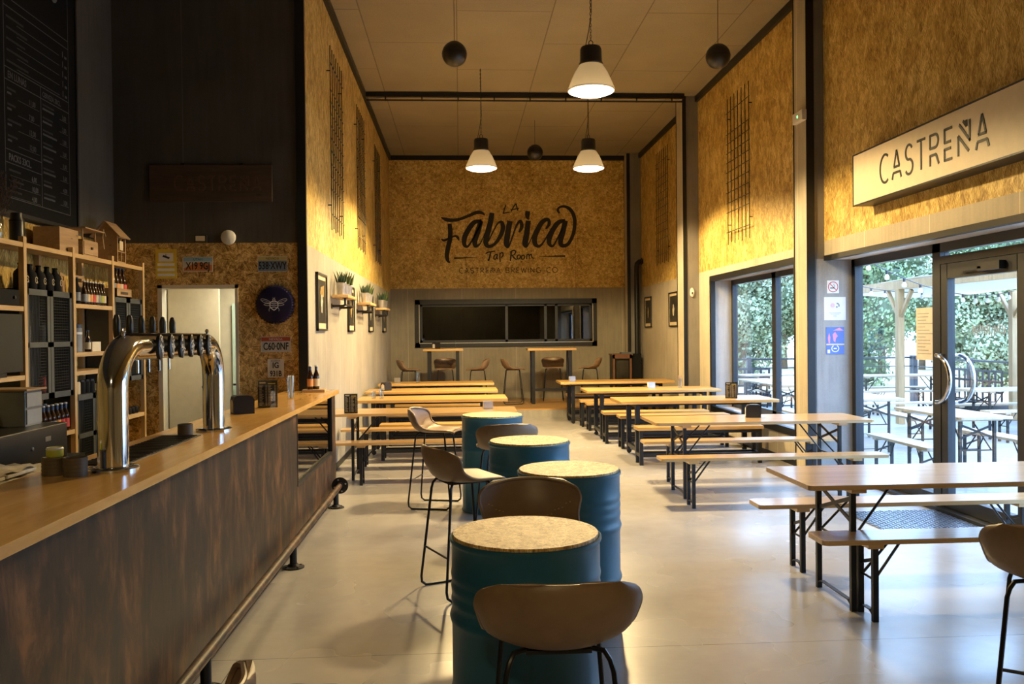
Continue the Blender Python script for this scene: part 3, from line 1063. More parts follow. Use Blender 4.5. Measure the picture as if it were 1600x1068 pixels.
MB().box(-2.68, -2.0, 10.36, 10.41, 0, 2.05).build('door_leaf', 'mint_wall', d, False)
m = MB().box(-2.56, -2.525, 10.34, 10.36, 0.96, 1.2).tube([(-2.54, 10.34, 1.1), (-2.54, 10.30, 1.1), (-2.66, 10.30, 1.1)], 0.012, 8)
m.build('door_handle', 'black_plastic', d)
tl = thing('corridor_light', 'slim white tube light on the ceiling of the corridor behind the bar door', 'light', (-2.25, 9.6, 2.5))
MB().box(-0.05, 0.05, -0.4, 0.4, -0.05, 0).build('housing', 'white_plastic', tl, False)
MB().box(-0.035, 0.035, -0.38, 0.38, -0.07, -0.051).build('diffuser', 'corridor_tube', tl, False)
ld = bpy.data.lights.new('corridor_tube_light', 'AREA')
ld.shape = 'RECTANGLE'
ld.size, ld.size_y = 0.08, 0.7
ld.energy = 16
ld.color = (1.0, 0.97, 0.80)
lo = bpy.data.objects.new('corridor_tube_light', ld)
COL.objects.link(lo)
lo.parent = tl
lo.location = (0, 0, -0.08)

# steel track across the ceiling at the second column
tb = thing('ceiling_beam', 'black steel cable track crossing the tan ceiling by the middle column', 'beam', (1.1, 14.45, 5.6))
MB().box(-2.62, 2.72, -0.04, 0.04, 0.0, 0.07).build('beam', 'black_steel', tb, False)
MB().tube([(-2.6, -0.02, -0.06), (2.7, -0.02, -0.06)], 0.014, 8).build('conduit', 'black_steel', tb)
m = MB()
for i in range(9):
    m.box(-2.3 + i * 0.6, -2.28 + i * 0.6, -0.03, 0.0, -0.075, 0.0)
m.build('hanger', 'black_steel', tb, False)


# ================================================================== HANGING LAMPS AND SPEAKERS
def make_lamp():
    t = thing('pendant_lamp', '', 'lamp')          # origin at the rim of the bell
    MB().lathe([(0.238, 0.0), (0.243, 0.012), (0.232, 0.03), (0.205, 0.10), (0.165, 0.19), (0.120, 0.262), (0.105, 0.275)], 96, flute=48, amp=0.008).build('ribbed_shade', 'ribbed_diffuser', t)
    MB().lathe([(0.0001, -0.045), (0.09, -0.042), (0.17, -0.026), (0.225, -0.004), (0.237, 0.006), (0.20, 0.014), (0.0001, 0.016)], 48).build('diffuser_glass', 'lamp_glow', t)
    MB().lathe([(0.118, 0.262), (0.125, 0.275), (0.118, 0.29), (0.112, 0.30), (0.110, 0.42), (0.100, 0.445), (0.055, 0.455), (0.0001, 0.457)], 32).build('gear_housing', 'black_plastic', t)
    h = MB()
    h.tube([(-0.02, 0, 0.45), (-0.02, 0, 0.50), (0, 0, 0.52), (0.02, 0, 0.50), (0.02, 0, 0.45)], 0.005, 6)
    h.build('hook', 'black_steel', t)
    c = MB()
    z, k = 0.51, 0
    while z < ZC - 4.12 + 0.0:
        a = 0.009
        if k % 2:
            c.tube([(a * math.cos(q), 0, z + 0.016 + 0.018 * math.sin(q)) for q in [i * PI / 3 for i in range(6)]], 0.0028, 5, closed=True)
        else:
            c.tube([(0, a * math.cos(q), z + 0.016 + 0.018 * math.sin(q)) for q in [i * PI / 3 for i in range(6)]], 0.0028, 5, closed=True)
        z += 0.029
        k += 1
    c.build('chain', 'black_steel', t)
    MB().tube([(-0.055, 0, 0.45), (-0.02, 0, 0.62), (0.01, 0.01, 0.8), (0, 0, ZC - 4.12)], 0.004, 6).build('power_cable', 'black_steel', t)
    ld = bpy.data.lights.new('lamp_light', 'SPOT')
    ld.energy = LAMP_W
    ld.color = LAMP_COL
    ld.spot_size = R(158)
    ld.spot_blend = 0.18
    ld.shadow_soft_size = 0.16
    lo = bpy.data.objects.new('lamp_light', ld)
    COL.objects.link(lo)
    lo.parent = t
    lo.location = (0, 0, -0.075)
    return t


lamp0 = make_lamp()
LG = 'industrial bell lamps hanging from the ceiling'
lamp0.location = (1.36, 8.76, 4.12)
tag(lamp0, 'large near pendant lamp with ribbed glass bell, glowing in front of the ceiling track', 'lamp', LG)
dup(lamp0, (0.35, 13.15, 4.17), label='small far pendant lamp with ribbed bell, left of the script logo centre')
dup(lamp0, (1.99, 13.15, 4.17), 0.4, label='small far pendant lamp with ribbed bell, above the right end of the script logo')

rear = dup(lamp0, (-0.3, -2.6, 4.12), 1.0, 'added dim pendant lamp behind the viewer, unseen, standing in for light on the nearest stools')  # added lamp out of view, stands in for light reaching the near stools
for c in rear.children:
    if c.type == 'LIGHT':
        c.data = c.data.copy()
        c.data.energy = 200
SG = 'black ball speakers hanging from the ceiling'


def speaker(loc, r, label):
    t = thing('ball_speaker', label, 'speaker', loc, 0, SG)
    P = [(0.0001, -r)] + [(r * math.cos(R(a)), r * math.sin(R(a))) for a in range(-80, 61, 10)] + [(r * 0.42, r * 0.93), (0.0001, r * 0.95)]
    MB().lathe(P, 36).build('enclosure', 'black_plastic', t)
    MB().lathe([(r * 1.003, -0.004), (r * 1.008, 0), (r * 1.003, 0.004)], 36).build('seam_ring', 'black_steel', t)
    MB().tube([(0, 0, r * 0.9), (0, 0, ZC - loc[2])], 0.0035, 6).build('wire', 'black_rod', t)


speaker((-0.03, 10.05, 4.90), 0.145, 'black ball speaker hanging over the left side of the hall')
speaker((3.07, 10.05, 4.90), 0.145, 'black ball speaker hanging near the right wall')
speaker((1.45, 16.3, 5.07), 0.15, 'black ball speaker hanging between the two far lamps')

# ================================================================== WALL LOGO
lg = thing('wall_logo', 'black hand-lettered logo painted on the strand board end wall above the long window', 'logo', (0, 0, 0))
KX = 0.01438 / 4.706
M0 = face_y(-0.41, YB - 0.001, 4.60)
for a, b, nm in ((0, 3, 'letter'), (3, 5, 'letter'), (5, 6, 'letter'), (6, 7, 'letter'), (7, 9, 'letter'), (9, 10, 'letter'), (10, 12, 'letter'), (12, 14, 'letter'), (14, 17, 'letter'), (17, 18, 'underline'), (18, 19, 'underline')):
    logo_mesh(LOGO[a:b], KX, M0).build(nm, 'paint_black', lg, False)
for a, b in ((0, 2), (2, 4), (4, 6), (6, 9), (9, 10), (10, 12), (12, 15)):
    logo_mesh(TAPROOM[a:b], KX, M0).build('letter', 'paint_black', lg, False)
thin_text("CASTREÑA BREWING CO'", 0.115, 2.30, face_y(-0.41 + (357 - 225) * KX, YB - 0.001, 4.60 - (852 - 340) * KX), 'paint_black', lg, 'letter', 0.12)

# ================================================================== STEEL MESH PANELS ON THE WALLS
def wire_grid(side, y0, y1, zt, zb, label, rows):
    s = 1 if side == 'L' else -1
    x = XL + 0.046 if side == 'L' else XR - 0.046
    t = thing('wire_grid', label, 'grid', (x, (y0 + y1) / 2, zb), 0, 'welded steel grids on the strand board walls')
    w_ = y1 - y0
    m = MB()
    for i in range(7):
        yy = -w_ / 2 + w_ * i / 6
        m.tube([(0, yy, 0.0 + 0.03 * (i % 2)), (0, yy, zt - zb)], 0.006, 6)
    m.build('upright_rods', 'black_rod', t)
    m = MB()
    for q in rows:
        zz = (zt - zb) * q
        m.tube([(0.010 * s, -w_ / 2 - 0.05, zz), (0.010 * s, w_ / 2 + 0.04, zz)], 0.006, 6)
    m.build('cross_rods', 'black_rod', t)
    m = MB()
    for yy in (-w_ / 2, w_ / 2):
        for zz in (0.3, zt - zb - 0.3):
            m.tube([(0, yy, zz), (-0.044 * s, yy, zz)], 0.008, 6)
    m.build('standoff', 'black_rod', t)


ROWS = (0.085, 0.22, 0.285, 0.355, 0.425, 0.495, 0.56, 0.625, 0.69, 0.755, 0.90)
wire_grid('L', 10.45, 11.45, 5.12, 2.92, 'tall steel grid on the left wall, nearest the bar', ROWS)
wire_grid('L', 13.1, 14.1, 5.12, 2.96, 'tall steel grid on the left wall, middle of three', ROWS)
wire_grid('L', 15.85, 16.85, 5.12, 2.99, 'tall steel grid on the left wall, farthest of three', ROWS)
wire_grid('R', 11.87, 12.83, 5.15, 2.96, 'steel grid on the right wall above the tall window', ROWS)
wire_grid('R', 16.6, 17.55, 5.30, 3.02, 'steel grid on the right wall in the far bay above the posters', ROWS)

# ================================================================== PICTURES
def picture(side, y, zc, wd, ht, label, seed):
    x = XL + 0.002 if side == 'L' else XR - 0.002
    t = thing('framed_picture', label, 'picture', (x, y, zc), 0, 'framed posters on the side walls')
    F = face_px(0, 0, 0) if side == 'L' else face_nx(0, 0, 0)
    a, b, f = wd / 2, ht / 2, 0.022
    m = MB()
    m.box(-a, a, b - f, b, 0, 0.03, 0, F).box(-a, a, -b, -b + f, 0, 0.03, 0, F).box(-a, -a + f, -b, b, 0, 0.03, 0, F).box(a - f, a, -b, b, 0, 0.03, 0, F)
    m.build('picture_frame', 'black_frame', t, False)
    MB().box(-a + f, a - f, -b + f, b - f, 0, 0.012, 0, F).build('mount', 'label_cream', t, False)
    MB().box(-a + f + 0.03, a - f - 0.03, -b + f + 0.065, b - f - 0.05, 0.012, 0.014, 0, F).build('print', 'photo_dark', t, False)
    rd = random.Random(seed)
    k1 = rd.uniform(0.6, 1.0)
    poly = [(-.04, -.16), (.03, -.17), (.06, -.05), (.10, 0.02), (.05, .06), (.06, .12), (.01, .17 * k1), (-.04, .12), (-.03, .05), (-.09, .0), (-.06, -.06)]
    MB().prism([(p * wd * 1.3 + rd.uniform(-.01, .01), q * ht * 1.1) for p, q in poly], 0.014, 0.0155, F).build('printed_figure', 'photo_pale' if seed % 2 else 'photo_warm', t, False)
    MB().prism([(-.16 * wd, .14 * ht), (.22 * wd, .10 * ht), (.24 * wd, .30 * ht), (-.1 * wd, .26 * ht)], 0.014, 0.0152, F).build('printed_patch', 'photo_warm' if seed == 1 else 'photo_dark', t, False)


picture('L', 9.80, 2.035, 0.66, 0.64, 'black framed poster on the left wall, nearest the bar, with a pale figure', 1)
picture('L', 12.42, 2.03, 0.66, 0.64, 'black framed poster half behind the nearest plant shelf', 2)
picture('L', 15.13, 2.03, 0.66, 0.64, 'black framed poster half behind the middle plant shelf', 3)
picture('L', 17.78, 2.03, 0.66, 0.64, 'black framed poster below the farthest plant shelf', 4)
picture('R', 18.58, 2.09, 0.62, 0.66, 'framed poster on the right wall nearest the stove', 6)
picture('R', 16.35, 2.09, 0.66, 0.66, 'framed poster on the right wall beside the middle column', 5)


# ================================================================== PLANT SHELVES
def plant_shelf(y0, y1, label, tag_):
    t = thing('plant_shelf', label, 'shelf', (XL, (y0 + y1) / 2, 2.12), 0, 'pipe shelves on the left wall')
    w_ = (y1 - y0) / 2
    MB().box(0.02, 0.215, -w_, w_, 0.0, 0.035, 0.004).build('shelf_board', 'pine_raw_y', t)
    for s in (-1, 1):
        yy = s * (w_ - 0.09)
        m = MB().lathe([(0.035, 0), (0.035, 0.008), (0.016, 0.012), (0.016, 0.03)], 16, M=Matrix.Translation((0.0, yy, -0.10)) @ Matrix.Rotation(R(90), 4, 'Y'))
        m.tube([(0.01, yy, -0.10), (0.14, yy, -0.10), (0.165, yy, -0.085), (0.165, yy, -0.0)], 0.015, 10)
        m.lathe([(0.035, -0.008), (0.035, 0.0)], 16, (0.165, yy, 0))
        m.build('pipe_bracket', 'black_steel', t)
    m = MB().tube([(0.165, -w_ + 0.09, -0.085), (0.165, w_ - 0.09, -0.085)], 0.012, 8)
    m.build('cross_pipe', 'black_steel', t)


def pot(loc, kind, label, seed):
    rd = random.Random(seed)
    t = thing('potted_succulent', label, 'plant', loc, rd.uniform(0, 6), 'zinc pots on the plant shelves')
    MB().lathe([(0.043, 0.0), (0.045, 0.004), (0.060, 0.125), (0.064, 0.13), (0.060, 0.134), (0.056, 0.128), (0.052, 0.11), (0.0001, 0.11)], 24).build('pot', 'zinc', t)
    t.scale = (1.05, 1.05, 1.12)
    m = MB()
    n = 18 if kind == 'spiky' else 11
    for i in range(n):
        a = i * 2.4
        rad = 0.012 + 0.035 * (i / n)
        tilt = 0.08 + 0.30 * (i / n)
        h = rd.uniform(0.10, 0.16) if kind == 'spiky' else rd.uniform(0.12, 0.19)
        wd = 0.010 if kind == 'spiky' else 0.017
        bx, by = rad * math.cos(a), rad * math.sin(a)
        dx, dy = math.cos(a) * tilt * h, math.sin(a) * tilt * h
        P = [(bx, by, 0.105), (bx + dx * .4, by + dy * .4, 0.105 + h * .5), (bx + dx, by + dy, 0.105 + h)]
        m.tube(P, [wd * 0.8, wd, 0.001], 5)
    m.build('leaves', 'leaf_dark' if kind == 'spiky' else 'leaf_light', t)


for si, (y0, y1, lab) in enumerate(((10.55, 11.45, 'pine plant shelf on black pipes, nearest the bar'), (13.15, 14.05, 'pine plant shelf on black pipes, middle of three'), (15.95, 16.85, 'pine plant shelf on black pipes, farthest'))):
    plant_shelf(y0, y1, lab, si)
    where = ('nearest', 'middle', 'farthest')[si]
    for j, (f, kd, pl) in enumerate(((0.17, 'spiky', 'near end'), (0.5, 'broad', 'centre'), (0.83, 'spiky' if si else 'broad', 'far end'))):
        pot((XL + 0.115, y0 + (y1 - y0) * f, 2.155), kd, 'zinc pot of green succulent at the %s of the %s plant shelf' % (pl, where), si * 7 + j)


# ================================================================== OIL DRUMS
def make_drum():
    t = thing('oil_drum_table', '', 'table')
    P = [(0.262, 0.0), (0.292, 0.0), (0.297, 0.008), (0.292, 0.018)]
    def ring(z, h, a):
        return [(0.2875, z - h), (0.2875 + a * .6, z - h * .45), (0.2875 + a, z), (0.2875 + a * .6, z + h * .45), (0.2875, z + h)]
    P += [(0.2875, 0.03)]
    for z, h, a in ((0.295, 0.030, 0.009), (0.585, 0.030, 0.009), (0.650, 0.022, 0.0035), (0.700, 0.022, 0.0035), (0.748, 0.022, 0.0035)):
        P += ring(z, h, a)
    P += [(0.2875, 0.862), (0.291, 0.868), (0.2945, 0.876), (0.294, 0.886), (0.289, 0.889), (0.284, 0.884), (0.283, 0.872), (0.0001, 0.872)]
    MB().lathe(P, 72).build('barrel', 'drum_paint', t)
    MB().lathe([(0.0001, 0.872), (0.281, 0.872), (0.2825, 0.896), (0.281, 0.899), (0.0001, 0.899)], 72).build('round_top', 'osb_lid', t)
    m = MB().box(-0.003, 0.003, -0.289, -0.2865, 0.02, 0.86)
    m.build('welded_seam', 'drum_paint', t, False, None)
    return t


drum0 = make_drum()
DG = 'blue oil drum tables down the middle'
drum0.location = (0.245, 3.344, 0)
tag(drum0, 'blue steel oil drum with round strand board top, nearest the camera', 'table', DG)
dup(drum0, (0.608, 4.878, 0), 2.1, 'blue oil drum with round strand board top, second from the camera')
dup(drum0, (0.488, 6.20, 0), 4.0, 'blue oil drum with round strand board top, third from the camera')
dup(drum0, (0.295, 8.20, 0), 5.2, 'blue oil drum table farthest from the camera, by the beer tables')


# ================================================================== BAR STOOLS
def make_stool():
    t = thing('bar_stool', '', 'stool')            # faces +Y
    # centre profile (y, z), half width, side lift, side forward reach
    K = [(0.00, 0.215, 0.735, 0.150, -0.004, 0.02), (0.06, 0.200, 0.752, 0.190, -0.002, 0.01), (0.22, 0.12, 0.752, 0.205, 0.004, 0.0), (0.42, 0.00, 0.742, 0.218, 0.022, 0.0),
         (0.56, -0.09, 0.742, 0.228, 0.060, 0.012), (0.67, -0.155, 0.765, 0.240, 0.080, 0.050), (0.77, -0.198, 0.822, 0.247, 0.052, 0.085), (0.86, -0.222, 0.878, 0.241, 0.024, 0.095),
         (0.92, -0.232, 0.914, 0.222, 0.008, 0.088), (0.965, -0.238, 0.938, 0.188, -0.002, 0.066), (0.99, -0.240, 0.950, 0.140, -0.004, 0.040), (1.00, -0.2405, 0.954, 0.095, -0.002, 0.022)]
    def at(v):
        for i in range(len(K) - 1):
            if v <= K[i + 1][0]:
                a, b = K[i], K[i + 1]
                u = (v - a[0]) / (b[0] - a[0])
                p0 = K[max(i - 1, 0)]
                p3 = K[min(i + 2, len(K) - 1)]
                return [0.5 * ((2 * a[c]) + (-p0[c] + b[c]) * u + (2 * p0[c] - 5 * a[c] + 4 * b[c] - p3[c]) * u * u + (-p0[c] + 3 * a[c] - 3 * b[c] + p3[c]) * u ** 3) for c in range(1, 6)]
        return K[-1][1:]
    NU, NV = 22, 34
    top = []
    for j in range(NV + 1):
        y, z, hw, lift, fwd = at(j / NV)
        row = []
        for i in range(NU + 1):
            u = -1 + 2 * i / NU
            au = abs(u)
            row.append(Vector((hw * u, y + fwd * au ** 2, z + lift * au ** 2.4)))
        top.append(row)
    nor = []
    for j in range(NV + 1):
        rw = []
        for i in range(NU + 1):
            a = top[min(j + 1, NV)][i] - top[max(j - 1, 0)][i]
            b = top[j][min(i + 1, NU)] - top[j][max(i - 1, 0)]
            rw.append(a.cross(b).normalized())
        nor.append(rw)
    sgn = 1 if nor[8][NU // 2].z > 0 else -1
    vs, fs = [], []
    def thick(i, j):
        e = min(1 - abs(-1 + 2 * i / NU), min(j, NV - j) / NV * 2.2)
        return 0.009 + 0.017 * min(1, e / 0.22) ** 0.5
    for layer in (0, 1):
        for j in range(NV + 1):
            for i in range(NU + 1):
                h = thick(i, j)
                p = top[j][i] + nor[j][i] * sgn * (0.0 if layer == 0 else -h)
                if layer == 0:
                    e = min(1 - abs(-1 + 2 * i / NU), min(j, NV - j) / NV * 2.2)
                    p = p - nor[j][i] * sgn * 0.006 * (1 - min(1, e / 0.12))
                vs.append(tuple(p))
    n = (NU + 1) * (NV + 1)
    ix = lambda j, i, l: l * n + j * (NU + 1) + i
    for j in range(NV):
        for i in range(NU):
            fs.append((ix(j, i, 0), ix(j, i + 1, 0), ix(j + 1, i + 1, 0), ix(j + 1, i, 0)))
            fs.append((ix(j, i, 1), ix(j + 1, i, 1), ix(j + 1, i + 1, 1), ix(j, i + 1, 1)))
    for j in range(NV):
        for i in (0, NU):
            fs.append((ix(j, i, 0), ix(j + 1, i, 0), ix(j + 1, i, 1), ix(j, i, 1)))
    for i in range(NU):
        for j in (0, NV):
            fs.append((ix(j, i, 0), ix(j, i + 1, 0), ix(j, i + 1, 1), ix(j, i, 1)))
    sh = MB().add(vs, fs).build('seat_shell', 'leather', t)
    for p in sh.data.polygons:
        p.use_smooth = True
    # piping round the rim and the two stitched darts
    rim = [top[0][i] for i in range(NU + 1)] + [top[j][NU] for j in range(1, NV + 1)] + [top[NV][i] for i in range(NU - 1, -1, -1)] + [top[j][0] for j in range(NV - 1, 0, -1)]
    rim = [p + Vector((0, 0, -0.008)) for p in rim]
    MB().tube(rim, 0.0085, 6, closed=True).build('rim_piping', 'leather', t)
    m = MB()
    for s in (0, 1):
        for k in range(9):
            u = 0.62 + 0.036 * k
            i = int(round((u if s else 1 - u) * NU))
            j = int(NV * (0.66 + 0.012 * k))
            uu_ = (u if s else 1 - u) * NU
            i0 = min(int(uu_), NU - 1)
            q = top[j][i0].lerp(top[j][i0 + 1], uu_ - i0) + nor[j][i0] * sgn * 0.002
            m.box(q.x - 0.004, q.x + 0.004, q.y - 0.002, q.y + 0.002, q.z - 0.001, q.z + 0.003)
    m.build('stitching', 'stitch', t, False)
    rr_ = 0.0085
    for s in (-1, 1):
        a, b = 0.150, 0.225
        P = [(s * 0.10, 0.11, 0.722), (s * 0.135, 0.125, 0.718), (s * a, 0.140, 0.695), (s * (a + .01), 0.146, 0.66), (s * 0.212, 0.205, 0.07), (s * 0.216, 0.200, 0.03), (s * 0.217, 0.172, rr_), (s * 0.217, 0.0, rr_),
             (s * 0.217, -0.172, rr_), (s * 0.216, -0.200, 0.03), (s * 0.212, -0.205, 0.07), (s * (a + .01), -0.146, 0.66), (s * a, -0.140, 0.695), (s * 0.135, -0.125, 0.718), (s * 0.10, -0.11, 0.722)]
        MB().tube(P, rr_, 8).build('leg_frame', 'black_rod', t)
    def leg_at(z, s):
        k = (0.66 - z) / 0.59
        return (s * (0.160 + 0.052 * k), 0.146 + 0.059 * k)
    fx, fy = leg_at(0.27, 1)
    MB().tube([(-fx, fy, 0.27), (fx, fy, 0.27)], 0.0075, 8).build('footrest', 'black_rod', t)
    MB().tube([(-fx, -fy, 0.27), (fx, -fy, 0.27)], 0.0065, 8).build('rear_stretcher', 'black_rod', t)
    MB().box(-0.10, 0.10, -0.12, 0.12, 0.708, 0.722, 0.003).build('mounting_plate', 'black_steel', t)
    return t


stool0 = make_stool()
BG = 'brown leather bar stools'
stool0.location = (0.285, 2.68, 0)
tag(stool0, 'brown leather bar stool in the centre foreground, back to the camera, at the nearest drum', 'stool', BG)
dup(stool0, (0.335, 4.05, 0), PI + 0.05, 'brown leather bar stool between the two nearest drums, open seat towards the camera', BG)
dup(stool0, (0.00, 5.62, 0), R(-66), 'brown leather bar stool left of the third drum, turned towards it', BG)
dup(stool0, (0.35, 7.02, 0), R(8), 'brown leather bar stool behind the third drum, only its back showing', BG)
dup(stool0, (-0.26, 8.42, 0), R(-104), 'pale lit bar stool left of the farthest drum, seat shell catching the light', BG)
dup(stool0, (2.25, 3.14, 0), R(-35), 'brown leather bar stool cut by the right edge of the picture', BG)
dup(stool0, (-0.70, 1.82, 0), R(80), 'bar stool at the bottom left, only the top of its back in view', BG)
HG = 'stools around the high tables'
for x, y, a, lab in ((-1.08, 18.15, -90, 'dark bar stool at the left end of the left high table'), (-0.33, 18.78, 180, 'dark bar stool behind the left high table, against the wall'), (0.36, 18.15, 90, 'dark bar stool at the right end of the left high table'),
                     (1.10, 18.15, -90, 'dark bar stool at the left end of the right high table'), (2.02, 18.80, 176, 'dark bar stool behind the right high table, against the wall'), (2.76, 18.3, 80, 'dark bar stool between the right high table and the stove')):
    dup(stool0, (x, y, 0.18), R(a), lab, HG)


# ================================================================== HIGH TABLES ON THE PLATFORM
def high_table(x0, x1, y, z, label):
    t = thing('high_table', label, 'table', ((x0 + x1) / 2, y, 0.18), 0, 'high tables on the wooden platform')
    w_ = (x1 - x0) / 2
    h = z - 0.18
    MB().box(-w_, w_, -0.28, 0.28, h - 0.045, h, 0.006).build('tabletop', 'pine_heavy', t)
    for s in (-1, 1):
        xx = s * (w_ - 0.12)
        m = MB().box(xx - 0.035, xx + 0.035, -0.22, -0.15, 0, h - 0.045).box(xx - 0.035, xx + 0.035, 0.15, 0.22, 0, h - 0.045).box(xx - 0.03, xx + 0.03, -0.15, 0.15, 0.0, 0.06)
        m.build('leg_frame', 'black_steel', t, False)
    MB().box(-w_ + 0.15, w_ - 0.15, -0.21, -0.16, 0.27, 0.32).build('foot_rail', 'black_steel', t, False)


high_table(-0.77, 0.06, 18.2, 1.355, 'left high pine table on black legs below the long window')
high_table(1.40, 2.42, 18.2, 1.34, 'right high pine table on black legs below the long window')


# ================================================================== BEER TABLES AND BENCHES
def beer_piece(L, W, H, leg_in, is_table, mat='pine_beer', mname='tabletop'):
    """returns list of (part, MB, material) for a folding beer table or bench; origin at floor centre, long side along X"""
    a, b = L / 2, W / 2
    th = 0.028
    c = 0.03
    poly = [(-a + c, -b), (a - c, -b), (a - .008, -b + .008), (a, -b + c), (a, b - c), (a - .008, b - .008), (a - c, b), (-a + c, b), (-a + .008, b - .008), (-a, b - c), (-a, -b + c), (-a + .008, -b + .008)]
    parts = [(mname, MB().prism(poly, H - th, H), mat)]
    lw = W * (0.33 if is_table else 0.36)
    for s in (-1, 1):
        xb = s * (a - leg_in)
        parts.append(('batten', MB().box(xb - 0.045, xb + 0.045, -b * 0.9, b * 0.9, H - th - 0.028, H - th, 0.003), mat))
        m = MB()
        for q in (-1, 1):
            yy = q * lw
            m.box(xb - 0.016, xb + 0.016, yy - 0.014, yy + 0.014, 0.0, H - th - 0.028)
        # floor rail: bent flat iron lifted between the feet
        m.bar((xb, -lw, 0.03), (xb, -lw + 0.05, 0.055), 0.028, 0.006)
        m.bar((xb, -lw + 0.05, 0.055), (xb, lw - 0.05, 0.055), 0.028, 0.006)
        m.bar((xb, lw - 0.05, 0.055), (xb, lw, 0.03), 0.028, 0.006)
        top = H - th - 0.05
        if is_table:
            m.bar((xb, -lw, top - 0.02), (xb, lw, top - 0.17), 0.008, 0.024)
            m.bar((xb, lw, top - 0.02), (xb, -lw, top - 0.17), 0.008, 0.024)
            m.bar((xb, -lw, top - 0.30), (xb, lw, top - 0.30), 0.006, 0.014)
        else:
            m.bar((xb, -lw, top - 0.04), (xb, lw, top - 0.10), 0.008, 0.02)
            m.bar((xb, -lw, top - 0.16), (xb, lw, top - 0.16), 0.006, 0.012)
        parts.append(('folding_leg', m, 'black_steel'))
        m = MB()
        L2 = 0.30 if is_table else 0.17
        xs = xb - s * L2
        for q in (-1, 1):
            m.tube([(xs, q * lw * 0.55, H - th - 0.006), (xb, q * lw * 0.82, top - (0.30 if is_table else 0.17))], 0.008, 6)
        m.tube([(xs, -lw * 0.55, H - th - 0.008), (xs, lw * 0.55, H - th - 0.008)], 0.008, 6)
        parts.append(('brace', m, 'black_steel'))
    return parts


def assemble(name, cat, parts):
    t = thing(name, '', cat)
    for nm, m, mt in parts:
        m.build(nm, mt, t, smooth=nm in ('brace',))
    return t


BT = assemble('beer_table', 'table', beer_piece(2.2, 0.74, 0.77, 0.31, True))
BB = assemble('beer_bench', 'bench', beer_piece(2.2, 0.25, 0.475, 0.31, False, mname='seat_board'))
TG, BNG = 'folding beer tables in the hall', 'folding beer benches in the hall'
BT.location = (3.10, 5.225, 0)
tag(BT, 'varnished pine beer table at the right, nearest the camera, by the glass door', 'table', TG)
dup(BT, (3.01, 8.72, 0), 0, 'folding beer table with the dark napkin box on it', TG)
dup(BT, (-0.45, 10.22, 0), 0, 'folding beer table nearest the bar end, menu card on its left corner', TG)
BB.location = (3.14, 4.88, 0)
tag(BB, 'pine beer bench at the right, nearest the camera, in front of its table', 'bench', BNG)
dup(BB, (3.13, 5.90, 0), 0, 'pine beer bench behind the nearest right-hand table, beside the checkered mat', BNG)
dup(BB, (2.97, 8.10, 0), 0, 'pine beer bench in front of the table with the dark napkin box', BNG)
dup(BB, (3.08, 9.37, 0), 0, 'pine beer bench behind the table with the dark napkin box, ending at the column', BNG)
BB2 = dup(BB, (-0.32, 9.72, 0), 0, 'pine beer bench running out behind the bar end, front of the left rows', BNG)
dup(BB, (-0.42, 11.08, 0), 0, 'pine beer bench behind the first left-hand table', BNG)


def heavy_table():
    L, W, H = 2.1, 0.82, 0.765
    a, b = L / 2, W / 2
    t = thing('pine_table', '', 'table')
    MB().box(-a, a, -b, b, H - 0.042, H, 0.008).build('tabletop', 'pine_heavy', t)
    for s in (-1, 1):
        xb = s * (a - 0.24)
        m = MB()
        for q in (-1, 1):
            yy = q * 0.29
            m.box(xb - 0.03, xb + 0.03, yy - 0.03, yy + 0.03, 0.07, H - 0.042)
        m.box(xb - 0.025, xb + 0.025, -0.26, 0.26, 0.10, 0.15).box(xb - 0.025, xb + 0.025, -0.26, 0.26, H - 0.092, H - 0.042)
        m.build('leg_frame', 'black_steel', t, False)
        for q in (-1, 1):
            m = MB().lathe([(0.0001, -0.012), (0.028, -0.012), (0.033, -0.006), (0.033, 0.006), (0.028, 0.012), (0.0001, 0.012)], 16, M=Matrix.Translation((xb, q * 0.29, 0.033)) @ Matrix.Rotation(R(90), 4, 'X'))
            m.box(xb - 0.014, xb + 0.014, q * 0.29 - 0.018, q * 0.29 + 0.018, 0.045, 0.07)
            m.build('castor', 'black_plastic', t)
    MB().box(-a + 0.24, a - 0.24, -0.03, 0.03, H - 0.092, H - 0.042).build('top_rail', 'black_steel', t, False)
    return t


def heavy_bench():
    L, W, H = 1.6, 0.30, 0.475
    a, b = L / 2, W / 2
    t = thing('pine_bench', '', 'bench')
    MB().box(-a, a, -b, b, H - 0.045, H, 0.008).build('seat_board', 'pine_heavy', t)
    for s in (-1, 1):
        xb = s * (a - 0.045)
        m = MB()
        for q in (-1, 1):
            m.box(xb - 0.022, xb + 0.022, q * 0.115 - 0.022, q * 0.115 + 0.022, 0, H - 0.045)
        m.box(xb - 0.02, xb + 0.02, -0.093, 0.093, 0.10, 0.14)
        m.build('leg_frame', 'black_steel', t, False)
    m = MB().box(-a + 0.07, a - 0.07, 0.095, 0.135, H - 0.085, H - 0.045).box(-a + 0.07, a - 0.07, -0.135, -0.095, H - 0.085, H - 0.045)
    m.build('seat_rail', 'black_steel', t, False)
    m = MB().box(-a + 0.07, a - 0.07, 0.095, 0.135, 0.10, 0.14).box(-a + 0.07, a - 0.07, -0.135, -0.095, 0.10, 0.14)
    m.build('floor_rail', 'black_steel', t, False)
    return t


